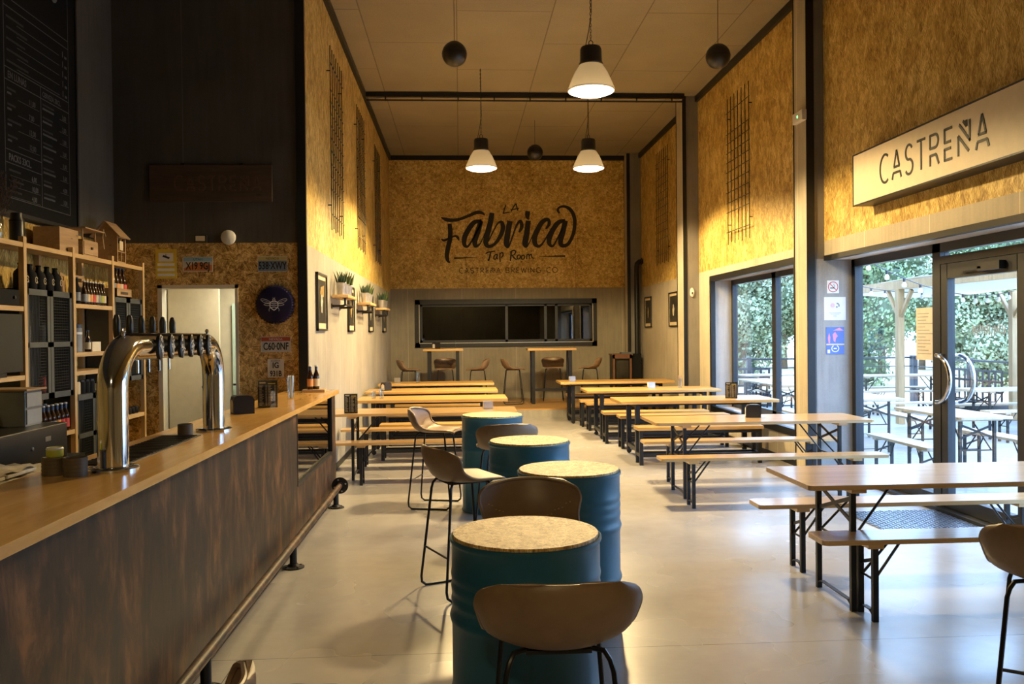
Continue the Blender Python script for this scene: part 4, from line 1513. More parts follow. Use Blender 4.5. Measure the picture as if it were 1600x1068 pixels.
HT, HB = heavy_table(), heavy_bench()
HTG, HBG = 'pine tables on castors', 'pine benches on square steel legs'
HT.location = (3.12, 11.50, 0)
tag(HT, 'pine table on castors at the right, holding the menu card by the tall window', 'table', HTG)
for x, y, lab in ((3.00, 13.62, 'pine table on castors at the right, second back, with clear holder and small glass'), (2.86, 15.98, 'pine table on castors at the right, farthest back, with a single shiny holder'),
                  (-0.40, 12.35, 'pine table on castors at the left, second row, with drinking glasses'), (-0.46, 14.10, 'pine table on castors at the left, third row, with the black and white napkin box'), (-0.44, 16.15, 'pine table on castors at the left, farthest row, with a shiny holder')):
    dup(HT, (x, y, 0), 0, lab, HTG)
HB.location = (3.00, 10.79, 0)
tag(HB, 'pine bench on black square legs in front of the table with the menu card', 'bench', HBG)
for x, y, lab in ((3.06, 12.33, 'pine bench behind the table with the menu card'), (2.93, 12.93, 'pine bench in front of the second right-hand castor table'), (2.93, 14.62, 'pine bench behind the second right-hand castor table'),
                  (2.90, 15.24, 'pine bench in front of the farthest right-hand table'), (2.85, 16.70, 'pine bench by the platform edge at the right'),
                  (-0.28, 11.62, 'pine bench in front of the left table with drinking glasses'), (-0.30, 13.10, 'pine bench behind the left table with drinking glasses'), (-0.30, 13.48, 'pine bench in front of the left table with the napkin box'),
                  (-0.32, 14.85, 'pine bench behind the left table with the napkin box'), (-0.32, 15.45, 'pine bench in front of the farthest left table'), (-0.30, 16.72, 'pine bench between the farthest left table and the platform')):
    dup(HB, (x, y, 0), 0, lab, HBG)


# ================================================================== THINGS ON THE TABLES
def menu_card(loc, w_, h, rz, label):
    t = thing('menu_card', label, 'menu', loc, rz, 'upright drinks menus')
    MB().box(-w_ / 2, w_ / 2, -0.003, 0.003, 0.0, h).build('card', 'black_plastic', t, False)
    MB().box(-w_ / 2 - 0.004, w_ / 2 + 0.004, -0.006, -0.0035, 0.0, h + 0.006).build('acrylic_holder', 'acrylic', t, False)
    MB().box(-w_ / 2, w_ / 2, -0.04, 0.04, 0.0, 0.003).build('foot', 'acrylic', t, False)
    rd = random.Random(int(w_ * 1e4 + loc[1] * 10))
    m, g = MB(), MB()
    F = face_y(0, -0.0031, 0)
    m.box(-w_ * .42, -w_ * .10, h * .89, h * .95, 0, 0.0006, 0, F)
    g.box(w_ * .02, w_ * .40, h * .87, h * .91, 0, 0.0006, 0, F)
    for c in (0, 1):
        x0 = -w_ * .43 + c * w_ * .46
        for i in range(19):
            z = h * (0.82 - i * 0.041)
            m.box(x0, x0 + w_ * rd.uniform(.12, .24), z, z + h * 0.013, 0, 0.0006, 0, F)
            m.box(x0 + w_ * .32, x0 + w_ * .38, z, z + h * 0.016, 0, 0.0006, 0, F)
        m.box(x0 + w_ * .43, x0 + w_ * .434, h * .06, h * .84, 0, 0.0006, 0, F)
    m.build('printed_lines', 'label_cream', t, False)
    g.build('heading_band', 'yellow_print', t, False)


menu_card((-1.53, 6.96, 1.1), 0.150, 0.212, 0.06, 'black drinks menu standing on the bar counter')
menu_card((-1.26, 10.0, 0.77), 0.150, 0.22, 0, 'black drinks menu on the first left-hand table, beside the bar end')
menu_card((3.62, 11.38, 0.765), 0.155, 0.21, -0.25, 'black drinks menu on the right-hand table by the tall window')


def napkin_box(loc, rz, label, kind='dark'):
    t = thing('napkin_box', label, 'napkin holder', loc, rz, 'napkin boxes')
    if kind == 'dark':
        P = [(-0.075, 0), (0.075, 0), (0.075, 0.10), (0.06, 0.125), (0.03, 0.135), (-0.05, 0.135), (-0.068, 0.125), (-0.075, 0.10)]
        MB().prism(P, -0.05, 0.05, face_y(0, 0, 0)).build('case', 'black_plastic', t, False)
        for s in (-1, 1):
            F = face_px(0.0751, 0, 0.012) if s > 0 else face_nx(-0.0751, 0, 0.012)
            MB().prism([(-0.033, 0), (0.033, 0), (0.033, 0.075), (0.0, 0.095), (-0.033, 0.075)], 0, 0.002, F).build('napkin', 'white_paper', t, False)
    else:
        MB().box(-0.055, 0.055, -0.04, 0.04, 0, 0.008).box(-0.055, 0.055, -0.04, -0.034, 0, 0.09).box(-0.055, 0.055, 0.034, 0.04, 0, 0.09).build('case', 'brushed', t, False)
        MB().box(-0.05, 0.05, -0.033, 0.033, 0.008, 0.082).build('napkin', 'white_paper', t, False)


napkin_box((-1.60, 6.44, 1.1), 0.5, 'rounded black napkin box with a white napkin on the bar counter')
napkin_box((3.02, 8.78, 0.77), 2.9, 'dark grey napkin box standing on the right-hand beer table')
napkin_box((-1.20, 14.0, 0.765), 0.9, 'black napkin box on the third left-hand table near the wall')
napkin_box((-0.50, 18.15, 1.355), 0.8, 'small black napkin box on the left high table')
napkin_box((0.32, 10.3, 0.77), 0.2, 'shiny steel napkin holder at the right end of the first left-hand table', 'steel')
napkin_box((3.05, 13.70, 0.765), 0.1, 'steel napkin holder on the second right-hand castor table', 'steel')
napkin_box((2.06, 15.9, 0.765), 0.1, 'steel napkin holder at the left end of the farthest right-hand table', 'steel')
napkin_box((-1.18, 16.2, 0.765), 0.1, 'steel napkin holder on the farthest left-hand table', 'steel')


def glass(name, loc, r, h, label, cat='glass', mat='clear_glass'):
    t = thing(name, label, cat, loc, 0, None)
    MB().lathe([(0.0001, 0.0), (r * .82, 0.0), (r * .86, 0.004), (r, h), (r * .94, h), (r * .80, 0.012), (0.0001, 0.010)], 20).build('body', mat, t)
    return t


g = glass('drinking_glass', (-1.52, 7.85, 1.1), 0.034, 0.20, 'tall clear glass of straws near the far end of the bar counter')
m = MB()
for k in range(7):
    a = k * 0.9
    m.tube([(0.008 * math.cos(a), 0.008 * math.sin(a), 0.012), (0.024 * math.cos(a), 0.024 * math.sin(a), 0.21)], 0.003, 5)
m.build('straws', 'white_paper', g)
glass('drinking_glass', (-1.10, 12.1, 0.765), 0.034, 0.15, 'clear glass at the left end of the second left-hand table')
glass('drinking_glass', (-1.22, 12.2, 0.765), 0.034, 0.11, 'low clear glass beside the taller one on the second left-hand table')
g = glass('drinking_glass', (-0.78, 16.0, 0.765), 0.045, 0.20, 'pale carafe on the farthest left-hand table')
g = glass('drinking_glass', (3.50, 13.62, 0.765), 0.036, 0.15, 'glass with wooden cutlery on the second right-hand castor table')
m = MB()
for k in range(5):
    a = k * 1.3
    m.tube([(0.008 * math.cos(a), 0.008 * math.sin(a), 0.012), (0.028 * math.cos(a), 0.028 * math.sin(a), 0.20)], 0.004, 5)
m.build('cutlery', 'box_wood', g)
g = thing('bud_vase', 'thin clear bud vase with one stem on the left high table', 'vase', (-0.10, 18.15, 1.355))
MB().lathe([(0.0001, 0), (0.022, 0), (0.024, 0.01), (0.010, 0.05), (0.008, 0.16), (0.010, 0.165)], 14).build('body', 'clear_glass', g)
MB().tube([(0, 0, 0.01), (0.004, 0, 0.2)], 0.0015, 4).build('stem', 'leaf_dark', g)

# ================================================================== STOVE
st = thing('wood_stove', 'rusty-edged black wood stove in the far right corner of the platform', 'stove', (3.62, 19.12, 0.18))
MB().box(-0.26, 0.16, -0.2, 0.2, 0.0, 0.97).build('body', 'stove_black', st, False)
m = MB().box(-0.26, -0.215, -0.225, -0.2, 0.0, 0.99).box(0.115, 0.16, -0.225, -0.2, 0.0, 0.99).box(-0.28, 0.18, -0.225, 0.2, 0.97, 1.0).box(-0.26, 0.16, -0.225, -0.2, 0.90, 0.97)
m.build('outer_frame', 'stove_rust', st, False)
MB().box(-0.19, 0.09, -0.21, -0.2, 0.25, 0.86).build('door_window', 'dark_glass', st, False)
m = MB().box(-0.19, 0.09, -0.218, -0.205, 0.22, 0.25).box(-0.19, 0.09, -0.218, -0.205, 0.86, 0.89).box(-0.215, -0.19, -0.218, -0.205, 0.22, 0.89).box(0.09, 0.115, -0.218, -0.205, 0.22, 0.89)
m.build('door_frame', 'deep_black', st, False)
MB().box(0.16, 0.40, -0.12, 0.2, 0.0, 1.0).build('side_hopper', 'deep_black', st, False)
MB().box(-0.05, 0.22, -0.12, 0.1, 1.0, 1.035).build('top_label', 'blueish_steel', st, False)
P = [(0.33, 0.0, 1.0), (0.33, 0.0, 2.92), (0.34, 0.0, 3.0), (0.39, 0.0, 3.05), (0.47, 0.0, 3.06)]
MB().tube(P, 0.055, 16).build('flue_pipe', 'black_steel', st)
MB().lathe([(0.08, 0), (0.08, 0.02)], 16, M=Matrix.Translation((0.43, 0, 3.06)) @ Matrix.Rotation(R(90), 4, 'Y')).build('wall_collar', 'black_steel', st)

# ================================================================== COLUMN SIGNS
s = thing('no_smoking_sign', 'white square no smoking sign on the column by the entrance', 'sign', (4.195, 9.497, 2.15))
MB().box(-0.068, 0.068, -0.003, 0, -0.072, 0.072).build('sheet', 'white_paper', s, False)
F = face_y(0, -0.003, 0)
m = MB().ribbon(arc(0, 0, 0.054, 0.056, 0, 360, 0.008, 28), 0.001, F).ribbon([(-0.038, 0.038, 0.008), (0.038, -0.038, 0.008)], 0.0012, F)
m.build('prohibition_ring', 'red', s, False)
m = MB().box(-0.034, 0.018, -0.018, -0.008, 0, 0.0014, 0, F).ribbon([(0.012, 0.0, 0.004), (0.018, 0.014, 0.004), (0.008, 0.024, 0.003), (0.012, 0.036, 0.002)], 0.0014, F)
m.build('cigarette', 'sign_ink', s, False)
s = thing('notice_sheet', 'white notice sheet with a pink and a grey round emblem, middle sign of the column', 'sign', (4.215, 9.497, 1.905))
MB().box(-0.125, 0.125, -0.003, 0, -0.13, 0.13).build('sheet', 'white_paper', s, False)
m = MB().ribbon(arc(-0.028, 0.038, 0.022, 0.024, 0, 360, 0.004, 20), 0.001, F)
for k in range(8):
    a = k * PI / 4
    m.ribbon([(-0.028 + 0.006 * math.cos(a), 0.038 + 0.006 * math.sin(a), 0.006), (-0.028 + 0.016 * math.cos(a), 0.038 + 0.016 * math.sin(a), 0.006)], 0.001, F)
m.build('pink_emblem', 'pink_print', s, False)
m = MB().ribbon(arc(0.026, 0.034, 0.02, 0.024, -30, 110, 0.016, 12), 0.001, F).box(0.012, 0.03, 0.01, 0.028, 0, 0.001, 0, F)
m.build('grey_emblem', 'label_grey', s, False)
m = MB()
for i, wd in enumerate((0.07, 0.05, 0.02, 0.02)):
    m.box(-wd, wd, -0.05 - i * 0.013, -0.047 - i * 0.013, 0, 0.001, 0, F)
m.build('printed_lines', 'label_grey', s, False)
s = thing('festival_poster', 'small blue and pink illustrated poster, lowest sign of the column', 'poster', (4.215, 9.497, 1.545))
MB().box(-0.103, 0.103, -0.004, 0, -0.152, 0.152).build('sheet', 'blue_print', s, False)
F = face_y(0, -0.004, 0)
MB().prism([(-0.03, 0.112), (0.05, 0.146), (0.10, 0.112)], 0, 0.001, F).build('pink_hill', 'pink_print', s, False)
m = MB().prism([(-0.085, 0.03), (-0.07, 0.09), (-0.055, 0.04), (-0.06, -0.03), (-0.075, -0.03)], 0, 0.001, F).prism([(-0.02, 0.0), (-0.03, 0.07), (0.0, 0.10), (0.03, 0.05), (0.01, 0.03), (0.0, -0.02)], 0, 0.001, F)
m.build('printed_figure', 'pink_print', s, False)
MB().box(-0.103, 0.103, -0.05, -0.034, 0, 0.001, 0, F).build('light_band', 'label_cream', s, False)
m = MB().ribbon(arc(0.0, -0.088, 0.04, 0.036, 120, 420, 0.010, 20), 0.001, F).box(-0.018, 0.018, -0.094, -0.082, 0, 0.001, 0, F).box(-0.09, -0.06, -0.14, -0.10, 0, 0.001, 0, F)
m.build('wreath', 'white_paper', s, False)
s = thing('exit_light', 'small white emergency light with a green dot on the column edge', 'light', (3.895, 9.61, 4.08))
MB().box(-0.055, 0.0, -0.14, 0.14, -0.06, 0.06, 0.01).build('case', 'white_plastic', s)
MB().box(-0.058, -0.055, -0.02, 0.0, -0.012, 0.012).build('indicator', 'exit_green', s, False)
s = thing('motion_sensor', 'small white oval sensor on the middle column', 'sensor', (3.97, 14.598, 2.33))
MB().lathe([(0.0001, 0), (0.034, 0), (0.038, 0.01), (0.034, 0.028), (0.0001, 0.034)], 20, M=Matrix.Rotation(R(90), 4, 'X') @ Matrix.Diagonal((1, 2.1, 1, 1))).build('case', 'white_plastic', s)
MB().box(-0.010, 0.010, -0.038, -0.03, -0.03, 0.005).build('lens', 'black_plastic', s, False)

# ================================================================== LIGHT BOX SIGN ABOVE THE ENTRANCE
s = thing('sign_box', 'long cream lightbox sign with thin black lettering above the entrance', 'sign', (3.90, 6.4, 2.885))
MB().box(0.008, 0.20, -1.95, 1.95, 0.0, 0.50).build('housing', 'black_steel', s, False)
MB().box(0.0, 0.008, -1.94, 1.94, 0.008, 0.492).build('face_panel', 'cream_panel', s, False)
m = MB().box(-0.004, 0.01, -1.955, 1.955, 0.49, 0.504).box(-0.004, 0.01, -1.955, 1.955, -0.004, 0.010).box(-0.004, 0.01, 1.94, 1.955, 0, 0.5)
m.build('edge_frame', 'black_steel', s, False)
thin_text('CASTREÑA', 0.255, 1.66, face_nx(-0.001, 1.40, 0.125), 'sign_ink', s, 'letter', 0.085)

# ================================================================== ENTRANCE MAT
s = thing('checker_plate_mat', 'blue-grey checkered steel mat on the floor inside the glass door', 'mat', (3.90, 7.17, 0.001))
MB().box(-0.42, 0.42, -0.5, 0.5, 0.0, 0.008).build('base_plate', 'checker_plate', s, False)
m = MB()
for j in range(25):
    for i in range(21):
        a = PI / 4 if (i + j) % 2 else -PI / 4
        m.box(-0.017, 0.017, -0.006, 0.006, 0.008, 0.0125, 0, Matrix.Translation((-0.40 + i * 0.04, -0.48 + j * 0.04, 0)) @ Matrix.Rotation(a, 4, 'Z'))
m.build('raised_studs', 'checker_plate', s, False)


# ================================================================== THE BAR
bar = thing('bar_counter', 'long bar with oak laminate top and rusted steel front along the left', 'bar', (0, 0, 0))
BY0, BY1, BFX = -0.6, 9.05, -1.30
MB().box(-1.80, -1.262, BY0, 8.94, 1.062, 1.10, 0.002).box(-1.555, -1.262, 8.94, BY1, 1.062, 1.10).build('worktop', 'counter_oak', bar, False)
m = MB()
m.box(BFX - 0.03, BFX, BY0, 6.93, 0.0, 1.062).box(BFX - 0.03, BFX, 8.80, BY1 - 0.02, 0.0, 1.062).box(BFX - 0.03, BFX, 6.93, 8.80, 0.0, 0.47)
m.box(-1.55, BFX - 0.03, BY1 - 0.05, BY1 - 0.02, 0, 1.062)
m.build('front_panel', 'rusted_sheet', bar, False)
m = MB()
m.box(BFX - 0.035, BFX + 0.004, 6.93, 8.80, 0.47, 0.50).box(BFX - 0.035, BFX + 0.004, 6.93, 6.95, 0.5, 1.062).box(BFX - 0.035, BFX + 0.004, 8.77, 8.80, 0.5, 1.062)
m.build('display_frame', 'black_steel', bar, False)
m = MB().box(-1.74, BFX - 0.03, 6.93, 8.80, 0.44, 0.475)
m.build('display_floor', 'counter_oak', bar, False)
m = MB().box(-1.78, -1.74, BY0, 8.9, 0.0, 1.062).box(-1.74, BFX - 0.03, 8.80, 8.83, 0.44, 1.062).box(-1.74, BFX - 0.03, 6.90, 6.93, 0.44, 1.062)
m.build('inner_carcass', 'deep_black', bar, False)
MB().box(BFX - 0.024, BFX - 0.018, 6.95, 8.77, 0.5, 1.06).build('display_pane', 'dark_glass', bar, False)

rail = thing('foot_rail', 'rusty pipe foot rail running along the base of the bar', 'rail', (-1.215, 0, 0))
MB().tube([(0.0, BY0, 0.165), (0.0, 8.72, 0.165)], 0.028, 16).build('pipe', 'rusted_sheet', rail)
for yy in (8.42, 6.28, 4.14, 2.0, -0.1):
    m = MB().cyl(0, yy, 0.012, 0.15, 0.026, 16)
    m.lathe([(0.078, 0), (0.078, 0.008), (0.045, 0.014), (0.032, 0.03)], 24, (0, yy, 0))
    for k in range(4):
        m.lathe([(0.009, 0.008), (0.009, 0.016), (0.0001, 0.018)], 8, (0.058 * math.cos(k * PI / 2 + .7), yy + 0.058 * math.sin(k * PI / 2 + .7), 0))
    m.build('floor_flange', 'black_steel', rail)
m = MB().lathe([(0.034, -0.03), (0.034, 0.0), (0.082, 0.002), (0.082, 0.012), (0.0001, 0.014)], 28, M=Matrix.Translation((0, 8.70, 0.165)) @ Matrix.Rotation(R(-90), 4, 'X'))
m.build('end_flange', 'black_steel', rail)
m = MB()
for k in range(4):
    a = k * PI / 2 + .3
    m.lathe([(0.009, -0.002), (0.0001, -0.004)], 10, M=Matrix.Translation((0.058 * math.cos(a), 8.70, 0.165 + 0.058 * math.sin(a))) @ Matrix.Rotation(R(-90), 4, 'X'))
m.build('bolt_hole', 'brushed', rail)

# ---- drip tray
s = thing('drip_tray', 'dark steel drip tray sunk in the counter under the beer tower', 'tray', (-1.60, 4.55, 1.1))
MB().box(-0.11, 0.11, -0.61, 0.50, 0.0, 0.006).build('tray', 'black_steel', s, False)
m = MB()
for i in range(25):
    m.box(-0.10, 0.10, -0.60 + i * 0.044, -0.59 + i * 0.044, 0.006, 0.009)
m.build('grille', 'black_plastic', s, False)

# ---- beer tower
tw = thing('beer_tower', 'big chromed pipe beer tower with six taps standing on the counter', 'beer tower', (-1.492, 0, 1.1))
TA, TBY, TH, TR = 3.80, 5.32, 0.525, 0.063
P = [(0, TA, 0.0), (0, TA, 0.10), (0, TA, TH - 0.20)]
P += [(0, TA + 0.20 - 0.20 * math.cos(R(a)), TH - 0.20 + 0.20 * math.sin(R(a))) for a in range(10, 91, 8)]
P += [(0, TA + 0.6, TH), (0, TBY - 0.6, TH)]
P += [(0, TBY - 0.20 + 0.20 * math.sin(R(a)), TH - 0.20 + 0.20 * math.cos(R(a))) for a in range(0, 91, 8)]
P += [(0, TBY, 0.10), (0, TBY, 0.0)]
MB().tube(P, TR, 40).build('pipe_arch', 'chrome', tw)
for yy in (TA, TBY):
    MB().lathe([(0.105, 0.0), (0.105, 0.010), (0.098, 0.016), (0.070, 0.018)], 40, (0, yy, 0)).build('base_flange', 'chrome', tw)
m = MB()
for i in range(6):
    yy = 4.19 + i * 0.158
    Mx = Matrix.Translation((0.070, yy, TH - 0.005)) @ Matrix.Rotation(R(90), 4, 'Y')
    b = MB().lathe([(0.030, -0.01), (0.032, 0.006), (0.026, 0.010), (0.0001, 0.011)], 20, M=Mx @ Matrix.Diagonal((1.9, 1, 1, 1)))
    bo = b.build('tap_badge', 'black_plastic', tw)
    rd = random.Random(i)
    b = MB()
    for q in range(26):
        a, r_ = rd.uniform(0, 6.28), rd.uniform(0.0, 0.027)
        py, pz = r_ * math.cos(a), r_ * math.sin(a) * 1.9
        b.box(0.0812, 0.0822, yy + py - 0.005, yy + py + 0.004, TH - 0.005 + pz - 0.004, TH - 0.005 + pz + 0.004)
    b.build('badge_print', 'white_paper', bo, False)
    h = MB().tube([(-0.06, yy, TH), (-0.14, yy, TH - 0.01), (-0.15, yy, TH - 0.06)], 0.012, 10)
    h.tube([(-0.12, yy, TH), (-0.125, yy, TH + 0.04)], 0.008, 8)
    h.tube([(-0.15, yy, TH - 0.05), (-0.15, yy, TH - 0.14)], 0.007, 8)
    ho = h.build('tap', 'chrome', tw)
    MB().lathe([(0.009, 0), (0.014, 0.01), (0.018, 0.05), (0.017, 0.09), (0.010, 0.115), (0.0001, 0.12)], 14, (-0.128, yy, TH + 0.035)).build('tap_handle', 'black_plastic', ho)
for yy in (TA + 0.13, TBY - 0.12):
    MB().lathe([(0.008, 0), (0.008, 0.02), (0.012, 0.026), (0.010, 0.038), (0.0001, 0.042)], 12, (-0.0, yy, TH + 0.045)).build('vent_knob', 'chrome', tw)

# ---- small things on the counter
for (x, y, r_, h, lab) in ((-1.690, 3.70, 0.050, 0.075, 'dark ribbed coaster cup on the counter, leftmost, with a tin on it'), (-1.590, 3.66, 0.046, 0.078, 'dark ribbed coaster cup right beside the near leg of the beer tower'), (-1.60, 5.12, 0.042, 0.062, 'dark ribbed coaster cup beside the far leg of the beer tower')):
    P = [(0.0001, 0.0), (r_, 0.0)]
    for k in range(5):
        P += [(r_ * 1.0, h * (k + .1) / 5), (r_ * 1.03, h * (k + .5) / 5), (r_, h * (k + .9) / 5)]
    P += [(r_ * 0.9, h), (r_ * 0.86, h * .9), (0.0001, h * .88)]
    o = MB().lathe(P, 28).build('coaster_cup', 'cork_cup', None, True, (x, y, 1.1))
    tag(o, lab, 'cup', 'ribbed cups on the counter')
s = thing('food_tin', 'small lime green tin standing on the leftmost ribbed cup', 'tin', (-1.690, 3.70, 1.175))
MB().lathe([(0.0001, 0), (0.030, 0), (0.033, 0.004), (0.033, 0.034), (0.030, 0.038), (0.0001, 0.036)], 24).build('body', 'label_lime', s)
MB().lathe([(0.0335, 0.030), (0.0345, 0.034), (0.030, 0.040), (0.027, 0.037)], 24).build('rim', 'cap_white', s)


def bottle(loc, label, lab_mat='label_cream', cap='cap_white', s=1.0, glass_='beer_glass', neck=None, group='beer bottles', cat='bottle'):
    t = thing('beer_bottle', label, cat, loc, 0, group)
    P = [(0.0001, 0), (0.028, 0), (0.0305, 0.004), (0.0305, 0.125), (0.028, 0.145), (0.018, 0.170), (0.014, 0.185), (0.0125, 0.222), (0.0142, 0.224), (0.0142, 0.232), (0.0001, 0.233)]
    MB().lathe([(r_ * s, z * s) for r_, z in P], 16).build('glass_body', glass_, t)
    MB().lathe([(0.0311 * s, 0.030 * s), (0.0311 * s, 0.105 * s)], 16).build('paper_label', lab_mat, t)
    MB().lathe([(0.0150 * s, 0.226 * s), (0.0158 * s, 0.228 * s), (0.0150 * s, 0.238 * s), (0.0001, 0.240 * s)], 14).build('crown_cap', cap, t)
    if neck:
        MB().lathe([(0.0138 * s, 0.190 * s), (0.0132 * s, 0.222 * s)], 14).build('neck_label', neck, t)
    return t


s = thing('wooden_stand', 'small pine block at the far end of the counter carrying two bottles', 'stand', (-1.46, 8.74, 1.1))
MB().box(-0.11, 0.11, -0.07, 0.07, 0, 0.028, 0.002).build('board', 'pine_raw_y', s, False)
bottle((-1.50, 8.73, 1.128), 'beer bottle with orange label on the pine block, left one', 'label_orange', 'cap_white', 1.0, 'beer_glass', 'cap_navy', 'bottles at the bar end')
bottle((-1.445, 8.76, 1.128), 'beer bottle with cream label on the pine block, right one', 'label_cream', 'cap_white', 1.0, 'beer_glass', 'cap_navy', 'bottles at the bar end')

# ================================================================== BACK SHELVING
sh = thing('shelf_unit', 'tall open pine shelf unit along the left wall behind the bar', 'shelf unit', (-3.31, 0, 0))
PY = (5.70, 6.50, 7.30, 8.10, 8.86)
for y in PY:
    for x in (-0.135, 0.135):
        MB().box(x - 0.02, x + 0.02, y - 0.022, y + 0.022, 0, 2.41, 0.003).build('post', 'pine_raw', sh, False)


def board(y0, y1, z, th=0.02, fascia=True):
    m = MB().box(-0.13, 0.13, y0 + 0.022, y1 - 0.022, z - th, z)
    if fascia:
        m.box(0.125, 0.15, y0 + 0.022, y1 - 0.022, z - 0.035, z)
    m.build('shelf_board', 'pine_raw_y', sh, False)


for i in range(4):
    board(PY[i], PY[i + 1], 2.365)
board(5.70, 6.50, 1.90)
board(5.70, 6.50, 1.40)
board(6.50, 7.30, 0.92)
board(6.50, 7.30, 0.45)
board(7.30, 8.10, 1.95)
board(7.30, 8.10, 1.545)
board(7.30, 8.10, 1.39)
board(8.10, 8.86, 0.92)
board(7.30, 8.10, 0.45)
board(8.10, 8.86, 0.45)


def cabinet(y0, y1, z0, z1, label):
    t = thing('mesh_door_cabinet', label, 'cabinet', (-3.31, (y0 + y1) / 2, z0), 0, 'grey cabinets in the pine shelf unit')
    w_, h = (y1 - y0) / 2 - 0.024, z1 - z0
    MB().box(-0.115, 0.125, -w_, w_, 0, 0.015).box(-0.115, 0.125, -w_, w_, h - 0.015, h).box(-0.115, 0.125, -w_, -w_ + 0.015, 0, h).box(-0.115, 0.125, w_ - 0.015, w_, 0, h).box(-0.115, -0.105, -w_, w_, 0, h).build('body', 'grey_cabinet', t, False)
    for s_ in (-1, 1):
        a, b = (-w_, -0.004) if s_ < 0 else (0.004, w_)
        f = 0.045
        m = MB().box(0.125, 0.143, a, b, 0, f).box(0.125, 0.143, a, b, h - f, h).box(0.125, 0.143, a, a + f, 0, h).box(0.125, 0.143, b - f, b, 0, h).box(0.125, 0.143, a, b, h / 2 - 0.02, h / 2 + 0.02)
        dr = m.build('door', 'grey_cabinet', t, False)
        m = MB()
        n = 16
        for i in range(n):
            q = a + f + (b - a - 2 * f) * (i + .5) / n
            m.box(0.131, 0.134, q - 0.0012, q + 0.0012, f, h - f)
        for i in range(int(h / 0.025)):
            zz = f + (h - 2 * f) * i / (h / 0.025)
            m.box(0.1305, 0.1325, a + f, b - f, zz - 0.0012, zz + 0.0012)
        m.build('door_mesh', 'grey_mesh', dr, False)
    return t


cabinet(6.50, 7.30, 1.20, 2.035, 'grey mesh-door cabinet nearest the till, jars behind its doors')
cabinet(8.10, 8.86, 1.25, 2.04, 'grey mesh-door cabinet at the far end of the shelving, under the crate of bottles')
cabinet(7.30, 8.10, 0.50, 1.19, 'grey mesh-door cabinet low in the shelving, behind the beer tower')


def jar(loc, r_, h, body, lid, label, group=None):
    t = thing('storage_jar', label, 'jar', loc, 0, group)
    MB().lathe([(0.0001, 0), (r_ * .95, 0), (r_, 0.006), (r_, h * .82), (r_ * .8, h * .9), (0.0001, h * .9)], 18).build('body', body, t)
    MB().lathe([(r_ * .84, h * .88), (r_ * .86, h), (0.0001, h * 1.01)], 18).build('lid', lid, t)


for k, (y, z, mt, lab) in enumerate(((6.66, 1.22, 'label_lime', 'lime jar inside the near grey cabinet, lower shelf, left'), (6.76, 1.22, 'label_lime', 'lime jar inside the near grey cabinet, lower shelf, right'), (7.06, 1.22, 'label_red', 'dark red jar inside the near grey cabinet, lower shelf'),
                                (6.68, 1.63, 'label_grey', 'grey labelled bottle inside the near grey cabinet, upper shelf, left'), (6.78, 1.63, 'label_grey', 'grey labelled bottle inside the near grey cabinet, upper shelf, middle'), (7.08, 1.63, 'label_grey', 'grey labelled bottle inside the near grey cabinet, upper shelf, right'))):
    jar((-3.30, y, z), 0.036, 0.16, mt, 'black_plastic', lab, 'jars inside the near grey cabinet')
for ch in sh.children:
    pass
MB().box(-0.10, 0.11, 6.54, 7.26, 1.61, 1.625).build('inner_shelf', 'grey_cabinet', sh, False)

# growlers on top of the near cabinet
for k in range(5):
    y = 6.60 + k * 0.135
    t = thing('growler', 'big dark bottle with pale mark, %s on the near grey cabinet' % ('first', 'second', 'third', 'fourth', 'fifth')[k], 'bottle', (-3.24, y, 2.037), 0, 'dark bottles on the near grey cabinet')
    t.scale = (0.9, 0.9, 0.82)
    MB().lathe([(0.0001, 0), (0.052, 0), (0.056, 0.008), (0.056, 0.13), (0.048, 0.155), (0.022, 0.185), (0.018, 0.215), (0.022, 0.218), (0.022, 0.232), (0.0001, 0.234)], 20).build('glass_body', 'deep_black', t)
    F = face_px(0.0565, 0, 0.085)
    MB().ribbon(arc(0, 0, 0.020, 0.028, 20, 340, 0.005, 14), 0.001, F).ribbon([(0.004, 0.008, 0.005), (0.02, -0.03, 0.004)], 0.001, F).build('printed_mark', 'label_cream', t, False)

# six-pack carriers, bottles on shelf C
def carrier(loc, rz, label):
    t = thing('bottle_carrier', label, 'carrier', loc, rz, 'card beer carriers')
    m = MB().box(-0.065, 0.065, -0.10, 0.10, 0, 0.09).box(-0.003, 0.003, -0.10, 0.10, 0.09, 0.20)
    m.box(-0.003, 0.003, -0.10, 0.10, 0.235, 0.26).box(-0.003, 0.003, -0.10, -0.06, 0.20, 0.235).box(-0.003, 0.003, 0.06, 0.10, 0.20, 0.235)
    m.build('card_box', 'kraft', t, False)
    for i in range(3):
        MB().box(0.0652, 0.066, -0.085 + i * 0.062, -0.045 + i * 0.062, 0.01, 0.075).build('printed_panel', ('label_red', 'label_orange', 'label_grey')[i], t, False)


carrier((-3.33, 7.47, 1.951), 0.25, 'kraft card bottle carrier leaning in the left of the shelf bay')
carrier((-3.33, 7.78, 1.951), 0.0, 'empty kraft card bottle carrier with oval handle behind the row of bottles')
LM = ('label_grey', 'label_cream', 'label_orange', 'label_red', 'label_cream', 'label_grey', 'label_lime', 'label_cream')
for k in range(8):
    bottle((-3.215, 7.62 + k * 0.056, 1.951), 'beer bottle, %s in the front row under the drawer box' % ('first', 'second', 'third', 'fourth', 'fifth', 'sixth', 'seventh', 'eighth')[k], LM[k], 'cap_white', 0.86, 'beer_glass', None, 'row of bottles under the drawer box')
for k in range(2):
    bottle((-3.22, 7.40 + k * 0.09, 1.951), 'dark blue-black bottle %s carrier in the top shelf bay' % ('beside the leaning', 'right of the leaning')[k], 'label_grey', 'cap_navy', 0.95, 'deep_black', None, 'two dark bottles in the shelf bay')
